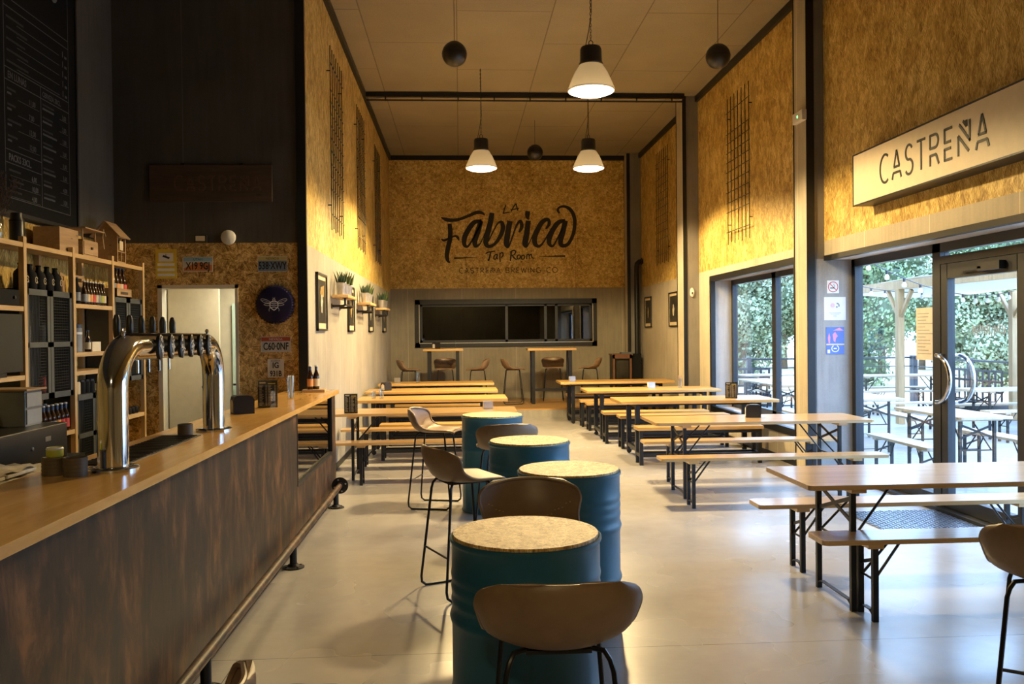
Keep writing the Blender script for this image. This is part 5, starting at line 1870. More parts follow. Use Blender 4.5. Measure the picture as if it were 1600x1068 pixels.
# lower shelf of bay C
s = thing('storage_canister', 'dark cylindrical canister with a pale band on the middle shelf', 'canister', (-3.27, 7.56, 1.546))
MB().lathe([(0.0001, 0), (0.055, 0), (0.055, 0.20), (0.058, 0.205), (0.058, 0.235), (0.0001, 0.237)], 24).build('body', 'label_grey', s)
MB().lathe([(0.0565, 0.15), (0.0565, 0.17)], 24).build('band', 'cap_white', s)
MB().lathe([(0.059, 0.205), (0.060, 0.235), (0.0001, 0.242)], 24).build('lid', 'black_plastic', s)
bottle((-3.19, 7.62, 1.546), 'small beer bottle with a cream label in front of the canister', 'label_cream', 'cap_navy', 0.78, 'beer_glass', None, 'bottle by the canister')
s = MB().box(-0.05, 0.05, -0.09, 0.09, 0, 0.085, 0.003).build('small_box', 'cream_panel', None, False, (-3.24, 7.80, 1.546))
tag(s, 'small white box beside the canister on the middle shelf', 'box')
s = thing('back_panel_print', 'large pale printed panel standing at the back of the middle shelf', 'panel', (-3.42, 7.62, 1.546))
MB().box(-0.006, 0.006, -0.28, 0.25, 0, 0.36).build('sheet', 'cream_panel', s, False)
MB().box(0.0062, 0.008, -0.22, 0.10, 0.05, 0.12).build('printed_band', 'label_grey', s, False)
bottle((-3.22, 7.37, 1.546), 'lime labelled bottle at the left edge of the middle shelf', 'label_lime', 'cap_navy', 0.75, 'beer_glass', None, 'bottle at the shelf edge')
for k in range(5):
    jar((-3.24, 7.39 + k * 0.095, 1.192), 0.038, 0.115, ('label_cream', 'label_cream', 'deep_black', 'deep_black', 'deep_black')[k], 'black_plastic', '%s small jar in the row on the low grey cabinet' % ('leftmost pale', 'second pale', 'first dark', 'second dark', 'last dark')[k], 'small jars on the low grey cabinet')
# crate of four bottles on the far cabinet
s = thing('bottle_crate', 'small wooden crate on the far grey cabinet holding four bottles', 'crate', (-3.28, 8.42, 2.042))
MB().box(-0.09, 0.10, -0.19, 0.19, 0, 0.012).box(0.088, 0.10, -0.19, 0.19, 0, 0.085).box(-0.09, -0.078, -0.19, 0.19, 0, 0.085).box(-0.09, 0.10, -0.19, -0.178, 0, 0.085).box(-0.09, 0.10, 0.178, 0.19, 0, 0.085).build('crate', 'box_wood', s, False)
MB().box(0.1005, 0.1015, -0.09, 0.09, 0.03, 0.055).build('burnt_mark', 'dark_wood', s, False)
for k, (lm, nm) in enumerate((('label_grey', 'grey'), ('label_orange', 'orange'), ('label_cream', 'cream'), ('label_red', 'red'))):
    bottle((-3.24, 8.29 + k * 0.085, 2.056), 'beer bottle with %s label standing in the small wooden crate' % nm, lm, 'cap_navy', 1.12, 'beer_glass', None, 'bottles in the small crate')
# blue-necked bottles on the low shelf
ORD = ('first', 'second', 'third', 'fourth', 'fifth', 'sixth', 'seventh', 'eighth', 'ninth')
for row, (x, n) in enumerate(((-3.20, 9), (-3.29, 7))):
    for k in range(n):
        bottle((x, 6.60 + k * 0.075, 0.921), 'dark blue-necked bottle, %s from the left in the %s row of the low shelf' % (ORD[k], ('front', 'rear')[row]), 'label_red' if k >= 7 else ('label_orange' if k == 6 else 'label_grey'), 'cap_white', 0.95, 'beer_glass', 'cap_navy', 'blue necked bottles on the low shelf')
for k in range(6):
    o = MB().lathe([(0.0001, 0), (0.030, 0), (0.034, 0.01), (0.034, 0.05), (0.022, 0.065), (0.0001, 0.066)], 14).build('black_cap_jar', 'deep_black', None, True, (-3.22, 8.30 + k * 0.09, 0.921))
    tag(o, 'squat black jar, %s in the row low at the far end of the shelving' % ORD[k], 'jar', 'squat black jars at the far end')

# dark appliances in the near bay and on the back counter
s = thing('wall_screen', 'flat black screen standing in the left bay of the shelving', 'screen', (-3.17, 5.95, 1.40))
MB().box(-0.02, 0.02, -0.24, 0.48, 0.03, 0.44).build('panel', 'black_plastic', s, False)
MB().box(-0.05, 0.05, 0.05, 0.2, 0, 0.03).build('foot', 'black_plastic', s, False)
s = thing('stereo_amplifier', 'flat black box on the upper shelf of the left bay', 'amplifier', (-3.27, 6.18, 1.901))
MB().box(-0.1, 0.1, -0.30, 0.26, 0.0, 0.115, 0.004).build('case', 'deep_black', s, False)
MB().lathe([(0.012, 0), (0.012, 0.012), (0.0001, 0.013)], 12, M=Matrix.Translation((0.10, 0.18, 0.06)) @ Matrix.Rotation(R(90), 4, 'Y')).build('dial', 'black_steel', s)

bc = thing('back_counter', 'low black work counter behind the bar with a dark top', 'counter', (-2.45, 2.6, 0))
MB().box(-0.28, 0.24, -2.4, 2.55, 0.0, 0.96).build('body', 'black_matt', bc, False)
MB().box(-0.30, 0.26, -2.4, 2.57, 0.96, 1.0).build('worktop', 'black_steel', bc, False)
s = thing('cash_register', 'black cash register and till screen on the back counter at the left edge', 'till', (-2.40, 4.55, 1.0))
MB().box(-0.20, 0.20, -0.42, 0.42, 0.0, 0.20, 0.006).build('cash_drawer', 'black_plastic', s, False)
m = MB()
m.box(-0.02, 0.02, -0.26, 0.10, 0.0, 0.30, 0.004, Matrix.Translation((0.02, -0.10, 0.24)) @ Matrix.Rotation(R(-14), 4, 'Y'))
m.build('till_screen', 'deep_black', s, False)
MB().box(0.201, 0.203, 0.16, 0.22, 0.12, 0.145).build('badge', 'brushed', s, False)
MB().lathe([(0.010, 0), (0.010, 0.006), (0.0001, 0.007)], 12, M=Matrix.Translation((0.20, 0.02, 0.10)) @ Matrix.Rotation(R(90), 4, 'Y')).build('lock', 'brushed', s)
s = thing('plastic_drawers', 'grey translucent two-drawer box standing on the cash register', 'box', (-2.40, 4.80, 1.20))
MB().box(-0.10, 0.10, -0.09, 0.09, 0.0, 0.19, 0.004).build('case', 'clear_drawer', s, False)
for k in (0, 1):
    MB().box(0.10, 0.106, -0.08, 0.08, 0.012 + k * 0.09, 0.088 + k * 0.09).build('drawer', 'label_grey', s, False)
MB().box(-0.12, 0.12, -0.11, 0.11, 0.19, 0.20).build('card_lid', 'kraft', s, False)
s = thing('yellow_cup', 'small yellow tumbler beside the till at the left edge of the picture', 'cup', (-2.26, 4.05, 1.20))
MB().lathe([(0.0001, 0), (0.03, 0), (0.036, 0.08), (0.033, 0.08), (0.028, 0.006), (0.0001, 0.005)], 18).build('body', 'yellow_print', s)
s = thing('cloth_tray', 'low black tray of folded cloths behind the bar, left of the coaster cups', 'tray', (-1.98, 3.62, 0.96))
MB().box(-0.16, 0.16, -0.62, 0.55, 0.0, 0.10).build('tray', 'black_plastic', s, False)
rd = random.Random(5)
for k in range(7):
    m = MB()
    y0 = -0.5 + (k % 4) * 0.26
    z0 = 0.10 + (k // 4) * 0.034
    vs, fs = [], []
    nx, ny = 8, 8
    for j in range(ny + 1):
        for i in range(nx + 1):
            vs.append((-0.13 + 0.26 * i / nx, y0 + 0.25 * j / ny, z0 + 0.022 + 0.009 * math.sin(i * 1.7 + k) * math.cos(j * 1.3 + k * 2)))
    for j in range(ny):
        for i in range(nx):
            a = j * (nx + 1) + i
            fs.append((a, a + 1, a + nx + 2, a + nx + 1))
    m.add(vs, fs)
    m.box(-0.128, 0.128, y0 + 0.004, y0 + 0.245, z0, z0 + 0.014, 0.004)
    o = m.build('folded_cloth', 'cloth', None, True, (-1.98, 3.62, 0.96), 0)
    tag(o, 'folded beige bar cloth, %s in the pile on the black tray' % (ORD[k]), 'cloth', 'bar cloths on the tray')

# ---- things on top of the shelving
s = thing('flower_vase', 'glass jar with a dried dark bouquet on top of the shelf unit', 'vase', (-3.28, 6.33, 2.366))
MB().lathe([(0.0001, 0), (0.05, 0), (0.058, 0.02), (0.058, 0.15), (0.04, 0.18), (0.044, 0.20), (0.040, 0.20), (0.036, 0.18), (0.052, 0.15), (0.052, 0.02), (0.0001, 0.012)], 24).build('jar', 'clear_glass', s)
rd = random.Random(11)
m, q = MB(), MB()
for k in range(46):
    a, rr2, h = rd.uniform(0, 6.28), rd.uniform(0.02, 0.20), rd.uniform(0.26, 0.50)
    x, y = rr2 * math.cos(a) * .6, rr2 * math.sin(a) * 1.3
    m.tube([(0.02 * math.cos(a), 0.02 * math.sin(a), 0.02), (x * .4, y * .4, 0.2), (x, y, h)], 0.0022, 4)
    for j in range(7):
        px, py, pz = x + rd.uniform(-.03, .03), y + rd.uniform(-.04, .04), h + rd.uniform(-.08, .03)
        q.tube([(px, py, pz), (px + rd.uniform(-.012, .012), py + rd.uniform(-.012, .012), pz + 0.018)], [0.006, 0.001], 5)
m.build('stems', 'dry_leaf', s)
q.build('dried_blossom', 'dry_leaf', s)
s = thing('black_thermos', 'black cylindrical flask on top of the shelf unit by the first tall post', 'flask', (-3.27, 6.62, 2.366))
MB().lathe([(0.0001, 0), (0.052, 0), (0.052, 0.17), (0.040, 0.20), (0.040, 0.23), (0.0001, 0.232)], 24).build('body', 'black_plastic', s)
MB().lathe([(0.053, 0.165), (0.0535, 0.172), (0.052, 0.178)], 24).build('ring', 'black_steel', s)
s = thing('brown_crate', 'large plain wooden box on top of the shelf unit', 'box', (-3.30, 7.33, 2.366))
MB().box(-0.115, 0.095, -0.17, 0.17, 0, 0.20, 0.003).build('body', 'box_wood', s, False)
s = thing('drawer_box', 'small wooden box with one drawer and an open upper rack on the shelf unit', 'box', (-3.28, 7.68, 2.366))
MB().box(-0.13, 0.10, -0.15, 0.15, 0, 0.012).box(-0.13, 0.10, -0.15, 0.15, 0.125, 0.137).box(-0.13, 0.10, -0.15, -0.14, 0, 0.137).box(-0.13, 0.10, 0.14, 0.15, 0, 0.137).box(-0.13, -0.12, -0.15, 0.15, 0, 0.22).box(-0.14, 0.14, -0.19, 0.20, 0.225, 0.235).box(0.08, 0.09, 0.12, 0.13, 0.137, 0.225).box(0.08, 0.09, -0.13, -0.12, 0.137, 0.225).build('body', 'box_wood', s, False)
dr = MB().box(0.0, 0.106, -0.138, 0.138, 0.014, 0.123).build('drawer', 'box_wood', s, False)
MB().box(0.106, 0.12, -0.012, 0.012, 0.06, 0.08).build('knob', 'dark_wood', dr, False)
s = thing('wooden_lantern', 'house-shaped wooden lantern at the far end on top of the shelf unit', 'lantern', (-3.28, 8.36, 2.366))
m = MB().box(-0.10, 0.10, -0.10, 0.10, 0, 0.015).box(-0.10, 0.10, -0.10, -0.09, 0, 0.25)
for (x, y) in ((0.095, 0.095), (-0.095, 0.095), (0.095, -0.095), (-0.095, -0.095)):
    m.box(x - 0.008, x + 0.008, y - 0.008, y + 0.008, 0, 0.25)
m.box(-0.10, 0.10, 0.085, 0.10, 0.235, 0.25).box(0.085, 0.10, -0.10, 0.10, 0.235, 0.25).box(0.09, 0.10, -0.006, 0.006, 0, 0.25).box(0.09, 0.10, -0.10, 0.10, 0.10, 0.11)
m.build('frame', 'box_wood', s, False)
m = MB()
for sx_ in (-1, 1):
    m.bar((sx_ * 0.135, 0, 0.235), (0, 0, 0.38), 0.26, 0.012, up=(sx_, 0, 1))
m.build('roof', 'box_wood', s, False)
MB().prism([(-0.115, 0.25), (0.115, 0.25), (0, 0.365)], 0.085, 0.095, Matrix(((1, 0, 0, 0), (0, 0, -1, 0), (0, 1, 0, 0), (0, 0, 0, 1)))).build('gable', 'box_wood', s, False)
MB().tube([(-0.0, -0.10, 0.24), (0.0, -0.15, 0.30), (0.0, -0.17, 0.22), (0.0, -0.14, 0.12)], 0.003, 5).build('cord', 'label_cream', s)
MB().box(0.101, 0.104, -0.045, 0.035, 0.12, 0.205).build('card_tag', 'label_cream', s, False)

# ================================================================== MENU BOARD ON THE LEFT WALL
bd = thing('menu_board', 'tall black chalk menu board on the dark wall above the shelving', 'menu board', (XBL + 0.05, 0, 0))
BY_0, BY_1, BZ0, BZ1 = 6.62, 7.98, 2.645, 4.95
MB().box(-0.03, 0.0, BY_0, BY_1, BZ0, BZ1).build('board', 'deep_black', bd, False)
m = MB().box(-0.03, 0.012, BY_0 - .03, BY_0, BZ0 - .03, BZ1).box(-0.03, 0.012, BY_1, BY_1 + .03, BZ0 - .03, BZ1).box(-0.03, 0.012, BY_0, BY_1, BZ0 - .03, BZ0)
m.build('board_frame', 'black_frame', bd, False)
F = face_px(0.0, 0, 0)
m = MB()
LN = 0.006
ya, yb_ = 6.77, 7.85
ym = 7.34
for (p, q, z) in ((ya, yb_, 4.27), (ya, yb_, 4.20), (ya, yb_, 3.735), (ya, yb_, 3.64), (ya, ym, 3.11), (ya, ym, 3.01), (ya, yb_, 2.745)):
    m.box(p, q, z - LN / 2, z + LN / 2, 0, 0.0015, 0, F)
for (y, p, q) in ((ya, 2.745, 4.85), (yb_, 2.745, 4.85), (ym, 2.745, 3.735)):
    m.box(y - LN / 2, y + LN / 2, p, q, 0, 0.0015, 0, F)
m.build('ruled_lines', 'chalk', bd, False)
rd = random.Random(3)
m, g = MB(), MB()
for i in range(5):
    z = 4.10 - i * 0.085
    g.box(ya + .04, ya + .04 + rd.uniform(.22, .4), z + .02, z + .035, 0, .0015, 0, F)
    m.box(ya + .20, yb_ - .17, z - .005, z - .001, 0, .0015, 0, F)
    m.box(yb_ - .11, yb_ - .10, z, z + .05, 0, .0015, 0, F).box(yb_ - .07, yb_ - .03, z, z + .02, 0, .0015, 0, F)
for i in range(4):
    z = 3.54 - i * 0.12
    g.box(ya + .04, ya + .04 + rd.uniform(.12, .22), z + .03, z + .045, 0, .0015, 0, F)
    m.box(ya + .04, ya + .10, z - .005, z + .010, 0, .0015, 0, F).box(ya + .20, ym - .03, z - .02, z - .017, 0, .0015, 0, F)
for i in range(3):
    z = 2.94 - i * 0.08
    g.box(ya + .05, ya + .05 + rd.uniform(.16, .22), z + .01, z + .025, 0, .0015, 0, F)
    m.box(ya + .06, ym - .03, z - .025, z - .022, 0, .0015, 0, F)
for i in range(8):
    z = 3.57 - i * 0.105
    g.box(ym + .03, ym + .03 + rd.uniform(.10, .22), z + .02, z + .033, 0, .0015, 0, F)
    m.box(ym + .03, ym + .03 + rd.uniform(.14, .26), z - .015, z, 0, .0015, 0, F).box(yb_ - .18, yb_ - .03, z - .025, z - .022, 0, .0015, 0, F)
m.build('chalk_rules', 'chalk', bd, False)['kind'] = 'stuff'
g.build('chalk_writing', 'chalk_dim', bd, False)['kind'] = 'stuff'
for body, size, y, z, mt in (('EN LUNAS', 0.075, ya + .05, 3.66, 'chalk'), ('CERVEZA 33CL.', 0.058, ym + .03, 3.662, 'chalk'), ('PACKS 33CL.', 0.075, ya + .05, 3.032, 'chalk_bright')):
    text_mesh(body, size, face_px(0, y, z), 0.0008, align='LEFT', name='heading', mat=mt, parent=bd, sx=0.82, bold=0.0008)
for i, p in enumerate(('11,00', '7,00', '12,00', '12,00')):
    text_mesh(p, 0.062, face_px(0, ym - .20, 3.54 - i * .12 - .008), 0.0008, align='LEFT', name='price', mat='chalk', parent=bd, sx=0.8)
for i, p in enumerate(('6,00', '10,00', '4,00')):
    text_mesh(p, 0.060, face_px(0, ym - .17, 2.94 - i * .08 - .015), 0.0008, align='LEFT', name='price', mat='chalk_bright', parent=bd, sx=0.8)
for i in range(8):
    text_mesh('3,00' if i != 6 else '4,00', 0.055, face_px(0, yb_ - .13, 3.57 - i * .105 - .015), 0.0008, align='LEFT', name='price', mat='chalk', parent=bd, sx=0.8)
KB = 1.08 / 1000 * 0.80
for a, b in ((0, 3), (3, 5), (5, 6), (6, 7), (7, 9), (9, 10), (10, 12)):
    logo_mesh(LOGO[a:b], KB, face_px(0, ya + .04, 4.80)).build('letter', 'chalk_bright', bd, False)

# ================================================================== THINGS ON THE WALL BEHIND THE BAR
YW = YBW - 0.001
s = thing('carved_sign', 'dark carved plank sign hanging on the dark wall above the bar', 'sign', (-2.50, YW, 3.03))
MB().box(-0.61, 0.61, -0.035, 0, 0.0, 0.37, 0.006).build('plank', 'dark_wood', s, False)
thin_text('CASTREÑA', 0.15, 0.86, face_y(-0.36, -0.035, 0.11), 'burnt', s, 'letter', 0.12)
for x in (-0.28, 0.30):
    MB().box(x - 0.02, x + 0.02, -0.02, 0, 0.37, 0.39).build('bracket', 'black_steel', s, False)
s = thing('alarm_notice', 'yellow alarm notice with a camera symbol beside the service door', 'sign', (-2.963, YW, 2.255))
MB().box(-0.105, 0.105, -0.004, 0, 0, 0.30).build('sheet', 'yellow_print', s, False)
F = face_y(0, -0.004, 0)
m = MB().box(-0.072, 0.072, 0.175, 0.26, 0, 0.001, 0, F)
for k in range(3):
    m.box(-0.085, 0.085, 0.025 + k * 0.052, 0.052 + k * 0.052, 0, 0.001, 0, F)
m.build('white_fields', 'white_paper', s, False)
MB().prism([(-0.035, 0.222), (0.03, 0.198), (0.04, 0.215), (-0.025, 0.24)], 0.001, 0.002, F).box(-0.003, 0.003, 0.23, 0.25, 0.001, 0.002, 0, F).build('camera_symbol', 'sign_ink', s, False)


def plate(x0, x1, z0, z1, label, base, band, state, number, sub=None, upper=True, second=None):
    t = thing('licence_plate', label, 'licence plate', ((x0 + x1) / 2, YW, (z0 + z1) / 2), 0, 'licence plates on the bar wall')
    a, b = (x1 - x0) / 2, (z1 - z0) / 2
    F_ = face_y(0, -0.004, 0)
    MB().box(-a, a, -0.004, 0, -b, b).build('plate', base, t, False)
    if band:
        MB().box(-a + .004, a - .004, b - 0.045, b - 0.004, 0, 0.0006, 0, F_).build('colour_band', band, t, False)
    if sub:
        MB().prism([(-a + .01, -b + .008), (a - .01, -b + .008), (a - .01, -0.01), (0.03, 0.02), (-0.02, 0.018), (-a + .01, -0.04)], 0, 0.0006, F_).build('landscape_print', sub, t, False)
    if second is None:
        text_mesh(state, 0.034, face_y(0, -0.0048, b - 0.036), 0.0006, name='state_name', mat='sign_ink' if band != 'plate_red' else 'plate_white', parent=t)
        text_mesh(number, 0.104, face_y(0, -0.0048, -b + 0.024), 0.0008, name='plate_number', mat='sign_ink', parent=t, sx=0.66, bold=0.0022)
    else:
        text_mesh(state, 0.020, face_y(0, -0.0048, b - 0.024), 0.0006, name='state_name', mat='sign_ink', parent=t)
        text_mesh(number, 0.080, face_y(0, -0.0048, 0.005), 0.0008, name='plate_number', mat='sign_ink', parent=t, sx=0.85, bold=0.0018)
        text_mesh(second, 0.080, face_y(0, -0.0048, -b + 0.014), 0.0008, name='plate_number', mat='sign_ink', parent=t, sx=0.72, bold=0.0018)
    m_ = MB()
    for q, r_ in ((-a, -a + .004), (a - .004, a)):
        m_.box(q, r_, -0.0055, -0.004, -b, b)
    m_.box(-a, a, -0.0055, -0.004, b - .004, b).box(-a, a, -0.0055, -0.004, -b, -b + .004)
    m_.build('raised_edge', 'plate_white', t, False)


plate(-2.795, -2.498, 2.324, 2.474, 'Utah licence plate with orange landscape, above the service door', 'plate_white', 'utah_blue', 'UTAH', 'X19 9GJ', 'utah_orange')
plate(-2.049, -1.753, 2.322, 2.477, 'blue-grey Nevada licence plate above the bottle cap', 'nevada_blue', 'nevada_gold', 'NEVADA', '538·XWY', None)
plate(-2.028, -1.728, 1.50, 1.657, 'licence plate with red band below the bottle cap', 'plate_silver', 'plate_red', 'NEVADA', 'C60·0NF', None)
plate(-1.965, -1.80, 1.24, 1.428, 'small squarish two-line licence plate, lowest on the wall', 'plate_white', None, 'ECUADOR', 'IG', None, second='931B')

s = thing('bottle_cap_sign', 'giant dark blue bottle cap with a pale bee on the wall', 'sign', (-1.879, YW, 1.984))
n = 42
P = []
for k in range(n * 2):
    a = PI * k / n
    r_ = 0.203 if k % 2 else 0.190
    P.append((r_ * math.cos(a), r_ * math.sin(a)))
m = MB()
vs, fs = [], []
for (k_, t_) in ((1.0, 0.0), (0.985, 0.03), (0.90, 0.055), (0.80, 0.062), (0.0, 0.064)):
    for a, b in P:
        q = k_ if k_ > 0.95 else k_
        rr3 = math.hypot(a, b)
        sc = (0.196 / rr3 if k_ < 0.95 else 1.0) * k_
        vs.append((a * sc, b * sc, t_))
L_ = len(P)
for j in range(4):
    for k in range(L_):
        fs.append((j * L_ + k, j * L_ + (k + 1) % L_, (j + 1) * L_ + (k + 1) % L_, (j + 1) * L_ + k))
m.add(vs, fs, face_y(0, 0, 0))
m.build('cap', 'cap_blue', s)
F = face_y(0, -0.064, 0)
m = MB()
hexa = [(0.0, 0.035), (0.038, 0.022), (0.040, -0.028), (0.0, -0.06), (-0.040, -0.028), (-0.038, 0.022)]
for k in range(6):
    p, q = hexa[k], hexa[(k + 1) % 6]
    m.ribbon([(p[0], p[1], 0.008), (q[0], q[1], 0.008)], 0.0015, F)
for z in (0.008, -0.012, -0.032):
    m.ribbon([(-0.03, z, 0.004), (0.0, z + 0.006, 0.006), (0.03, z, 0.004)], 0.0015, F)
m.build('bee_body', 'white_paper', s, False)
for sg in (-1, 1):
    m = MB()
    m.ribbon([(sg * 0.03, 0.02, .003), (sg * 0.07, 0.046, .003), (sg * 0.115, 0.058, .003), (sg * 0.13, 0.046, .003), (sg * 0.10, 0.022, .003), (sg * 0.05, 0.012, .003), (sg * 0.03, 0.02, .003)], 0.0015, F)
    m.ribbon([(sg * 0.04, 0.016, .002), (sg * 0.08, 0.034, .002), (sg * 0.12, 0.046, .002)], 0.0015, F)
    m.ribbon([(sg * 0.04, 0.006, .003), (sg * 0.08, 0.01, .003), (sg * 0.10, -0.002, .003), (sg * 0.06, -0.012, .003), (sg * 0.04, -0.004, .003)], 0.0015, F)
    m.build('bee_wing', 'white_paper', s, False)
    MB().ribbon([(sg * 0.036, -0.03, .003), (sg * 0.05, -0.05, .003), (sg * 0.048, -0.07, .002)], 0.0015, F).ribbon([(sg * 0.004, 0.055, .003), (sg * 0.010, 0.072, .002)], 0.0015, F).build('bee_leg', 'white_paper', s, False)
MB().ribbon(arc(0, 0.044, 0.012, 0.012, 0, 360, 0.005, 10), 0.0015, F).build('bee_head', 'white_paper', s, False)

s = thing('flood_light', 'small black floodlight with pale face on top of the strand board wall', 'light', (-2.60, YW, 2.615))
MB().box(-0.06, 0.06, -0.07, -0.03, 0.0, 0.075, 0.004).build('case', 'black_plastic', s, False)
MB().box(-0.046, 0.046, -0.073, -0.0705, 0.012, 0.064).build('lens', 'cream_panel', s, False)
MB().box(-0.012, 0.012, -0.035, 0.0, 0.02, 0.05).build('bracket', 'black_plastic', s, False)
s = thing('wall_vent', 'round cream vent cap on the dark wall above the service door', 'vent', (-2.335, YW, 2.668))
MB().lathe([(0.055, 0), (0.074, 0.010), (0.074, 0.03), (0.060, 0.042), (0.0001, 0.046)], 28, M=Matrix.Rotation(R(90), 4, 'X')).build('cap', 'white_plastic', s)


# ================================================================== OUTSIDE
ZD = -0.05
struct('floor_terrace', MB().box(4.5, 10.75, -4, 19.9, ZD - 0.06, ZD), 'deck_wood')
gr = MB().box(4.5, 110, -40, 120, -0.62, -0.55)
struct('ground_field', gr, 'field')
struct('wall_garden', MB().box(19.5, 34.0, 28.2, 28.5, -0.55, 1.25), 'garden_wall')
struct('wall_outer_strip', MB().box(4.5, 4.52, YF, 9.9, 2.47, 2.8), 'stucco')

# railing with lattice panels
def railing(name, pts, label):
    t = thing(name, label, 'railing', (0, 0, 0), 0, 'black railings round the terrace')
    for (a, b) in zip(pts[:-1], pts[1:]):
        a, b = Vector(a), Vector(b)
        MB().bar((a.x, a.y, 1.0), (b.x, b.y, 1.0), 0.06, 0.04).bar((a.x, a.y, 0.80), (b.x, b.y, 0.80), 0.03, 0.02).build('top_rail', 'outdoor_black', t, False)
        n_ = max(1, int(round((b - a).length / 2.2)))
        for k in range(n_ + 1):
            p = a.lerp(b, k / n_)
            MB().box(p.x - 0.05, p.x + 0.05, p.y - 0.05, p.y + 0.05, ZD, 1.05, 0.01).build('post', 'outdoor_black', t, False)
    return t


railing('terrace_railing', [(4.7, 19.6, 0), (10.55, 19.6, 0)], 'black terrace railing along the far end of the deck')
railing('terrace_railing', [(10.55, 19.5, 0), (10.55, 2.0, 0)], 'black terrace railing along the garden side of the deck')


def lattice(loc, w_, rz, label, nx=8, nz=3):
    t = thing('lattice_planter', label, 'planter', loc, rz, 'black lattice planters along the railing')
    c = w_ / nx
    m = MB()
    z0 = 0.28
    for i in range(nx + 1):
        m.box(-w_ / 2 + i * c - 0.022, -w_ / 2 + i * c + 0.022, -0.01, 0.01, z0, z0 + nz * c)
    for k in range(nz + 1):
        m.box(-w_ / 2 - 0.022, w_ / 2 + 0.022, -0.011, 0.011, z0 + k * c - 0.022, z0 + k * c + 0.022)
    m.build('lattice', 'outdoor_black', t, False)
    MB().box(-w_ / 2, w_ / 2, -0.16, 0.16, 0, z0).build('trough', 'outdoor_black', t, False)


lattice((6.25, 19.25, ZD), 1.5, 0, 'black lattice planter seen through the tall window')
lattice((8.4, 19.25, ZD), 1.5, 0, 'black lattice planter behind the fixed pane beside the entrance')
lattice((10.25, 16.6, ZD), 1.6, PI / 2, 'black lattice planter seen through the glass door, farther one')
lattice((10.25, 14.2, ZD), 1.6, PI / 2, 'black lattice planter seen through the glass door, nearer one')


# outdoor furniture
def outdoor(L, W, H, is_table, name, cat):
    parts = beer_piece(L, W, H, 0.18 if L < 2 else 0.30, is_table, 'outdoor_pine', 'tabletop' if is_table else 'seat_board')
    return assemble(name, cat, parts)


OT = outdoor(2.2, 0.62, 0.77, True, 'terrace_table', 'table')
OB = outdoor(2.2, 0.26, 0.48, False, 'terrace_bench', 'bench')
OTs = outdoor(1.35, 0.60, 0.77, True, 'terrace_table', 'table')
OBs = outdoor(1.35, 0.26, 0.48, False, 'terrace_bench', 'bench')
TT, TBn = 'beer tables on the terrace', 'beer benches on the terrace'
OTs.location = (5.58, 9.56, ZD)
OTs.rotation_euler = (0, 0, PI / 2 + 0.04)
tag(OTs, 'pale terrace table right outside the glass door, its end towards the hall', 'table', TT)
OBs.location = (4.95, 9.35, ZD)
OBs.rotation_euler = (0, 0, PI / 2)
tag(OBs, 'pale terrace bench right outside the fixed pane, left of the nearest terrace table', 'bench', TBn)
dup(OBs, (6.25, 9.7, ZD), PI / 2 + 0.04, 'pale terrace bench beyond the nearest terrace table, seen through the door', TBn)
OT.location = (5.75, 12.5, ZD)
OT.rotation_euler = (0, 0, PI / 2)
tag(OT, 'terrace table seen through the fixed pane, its end left of the pergola post', 'table', TT)
dup(OT, (9.1, 17.45, ZD), 0, 'terrace table near the far railing, right of the pergola post', TT)
dup(OT, (8.95, 13.1, ZD), 0.03, 'terrace table seen high in the door glass above the handle', TT)
dup(OT, (5.75, 15.7, ZD), PI / 2, 'terrace table seen through the right part of the tall window', TT)
dup(OT, (7.1, 18.3, ZD), 0, 'terrace table by the lattice planter at the left of the tall window', TT)
OB.location = (5.12, 12.5, ZD)
OB.rotation_euler = (0, 0, PI / 2)
tag(OB, 'terrace bench left of the table that stands before the pergola post', 'bench', TBn)
for x, y, a, lab in ((6.4, 12.6, PI / 2, 'terrace bench right of the table that stands before the pergola post'), (9.1, 16.85, 0, 'terrace bench in front of the table near the far railing'), (9.1, 18.05, 0, 'terrace bench behind the table near the far railing'),
                     (8.95, 12.55, 0.03, 'terrace bench in front of the table above the door handle'), (8.95, 13.75, 0.03, 'terrace bench behind the table above the door handle'), (7.2, 14.2, 0, 'terrace bench in the open deck between the pergola posts'),
                     (5.15, 15.7, PI / 2, 'terrace bench left of the table in the right part of the tall window'), (6.35, 15.7, PI / 2, 'terrace bench right of the table in the right part of the tall window'),
                     (7.1, 17.75, 0, 'terrace bench in front of the table by the lattice planter')):
    dup(OB, (x, y, ZD), a, lab, TBn)


# pergola posts, beams, tarp, lights
def pergola_post(x, y, label, dirs, h=2.385):
    t = thing('pergola_post', label, 'post', (x, y, ZD), 0, 'wooden posts of the terrace canopy')
    MB().box(-0.06, 0.06, -0.06, 0.06, 0, h - ZD, 0.004).build('post', 'pergola_wood', t, False)
    for dx, dy in dirs:
        MB().bar((dx * 0.03, dy * 0.03, h - ZD - 0.50), (dx * 0.42, dy * 0.42, h - ZD - 0.03), 0.06, 0.06).build('brace', 'pergola_wood', t, False)


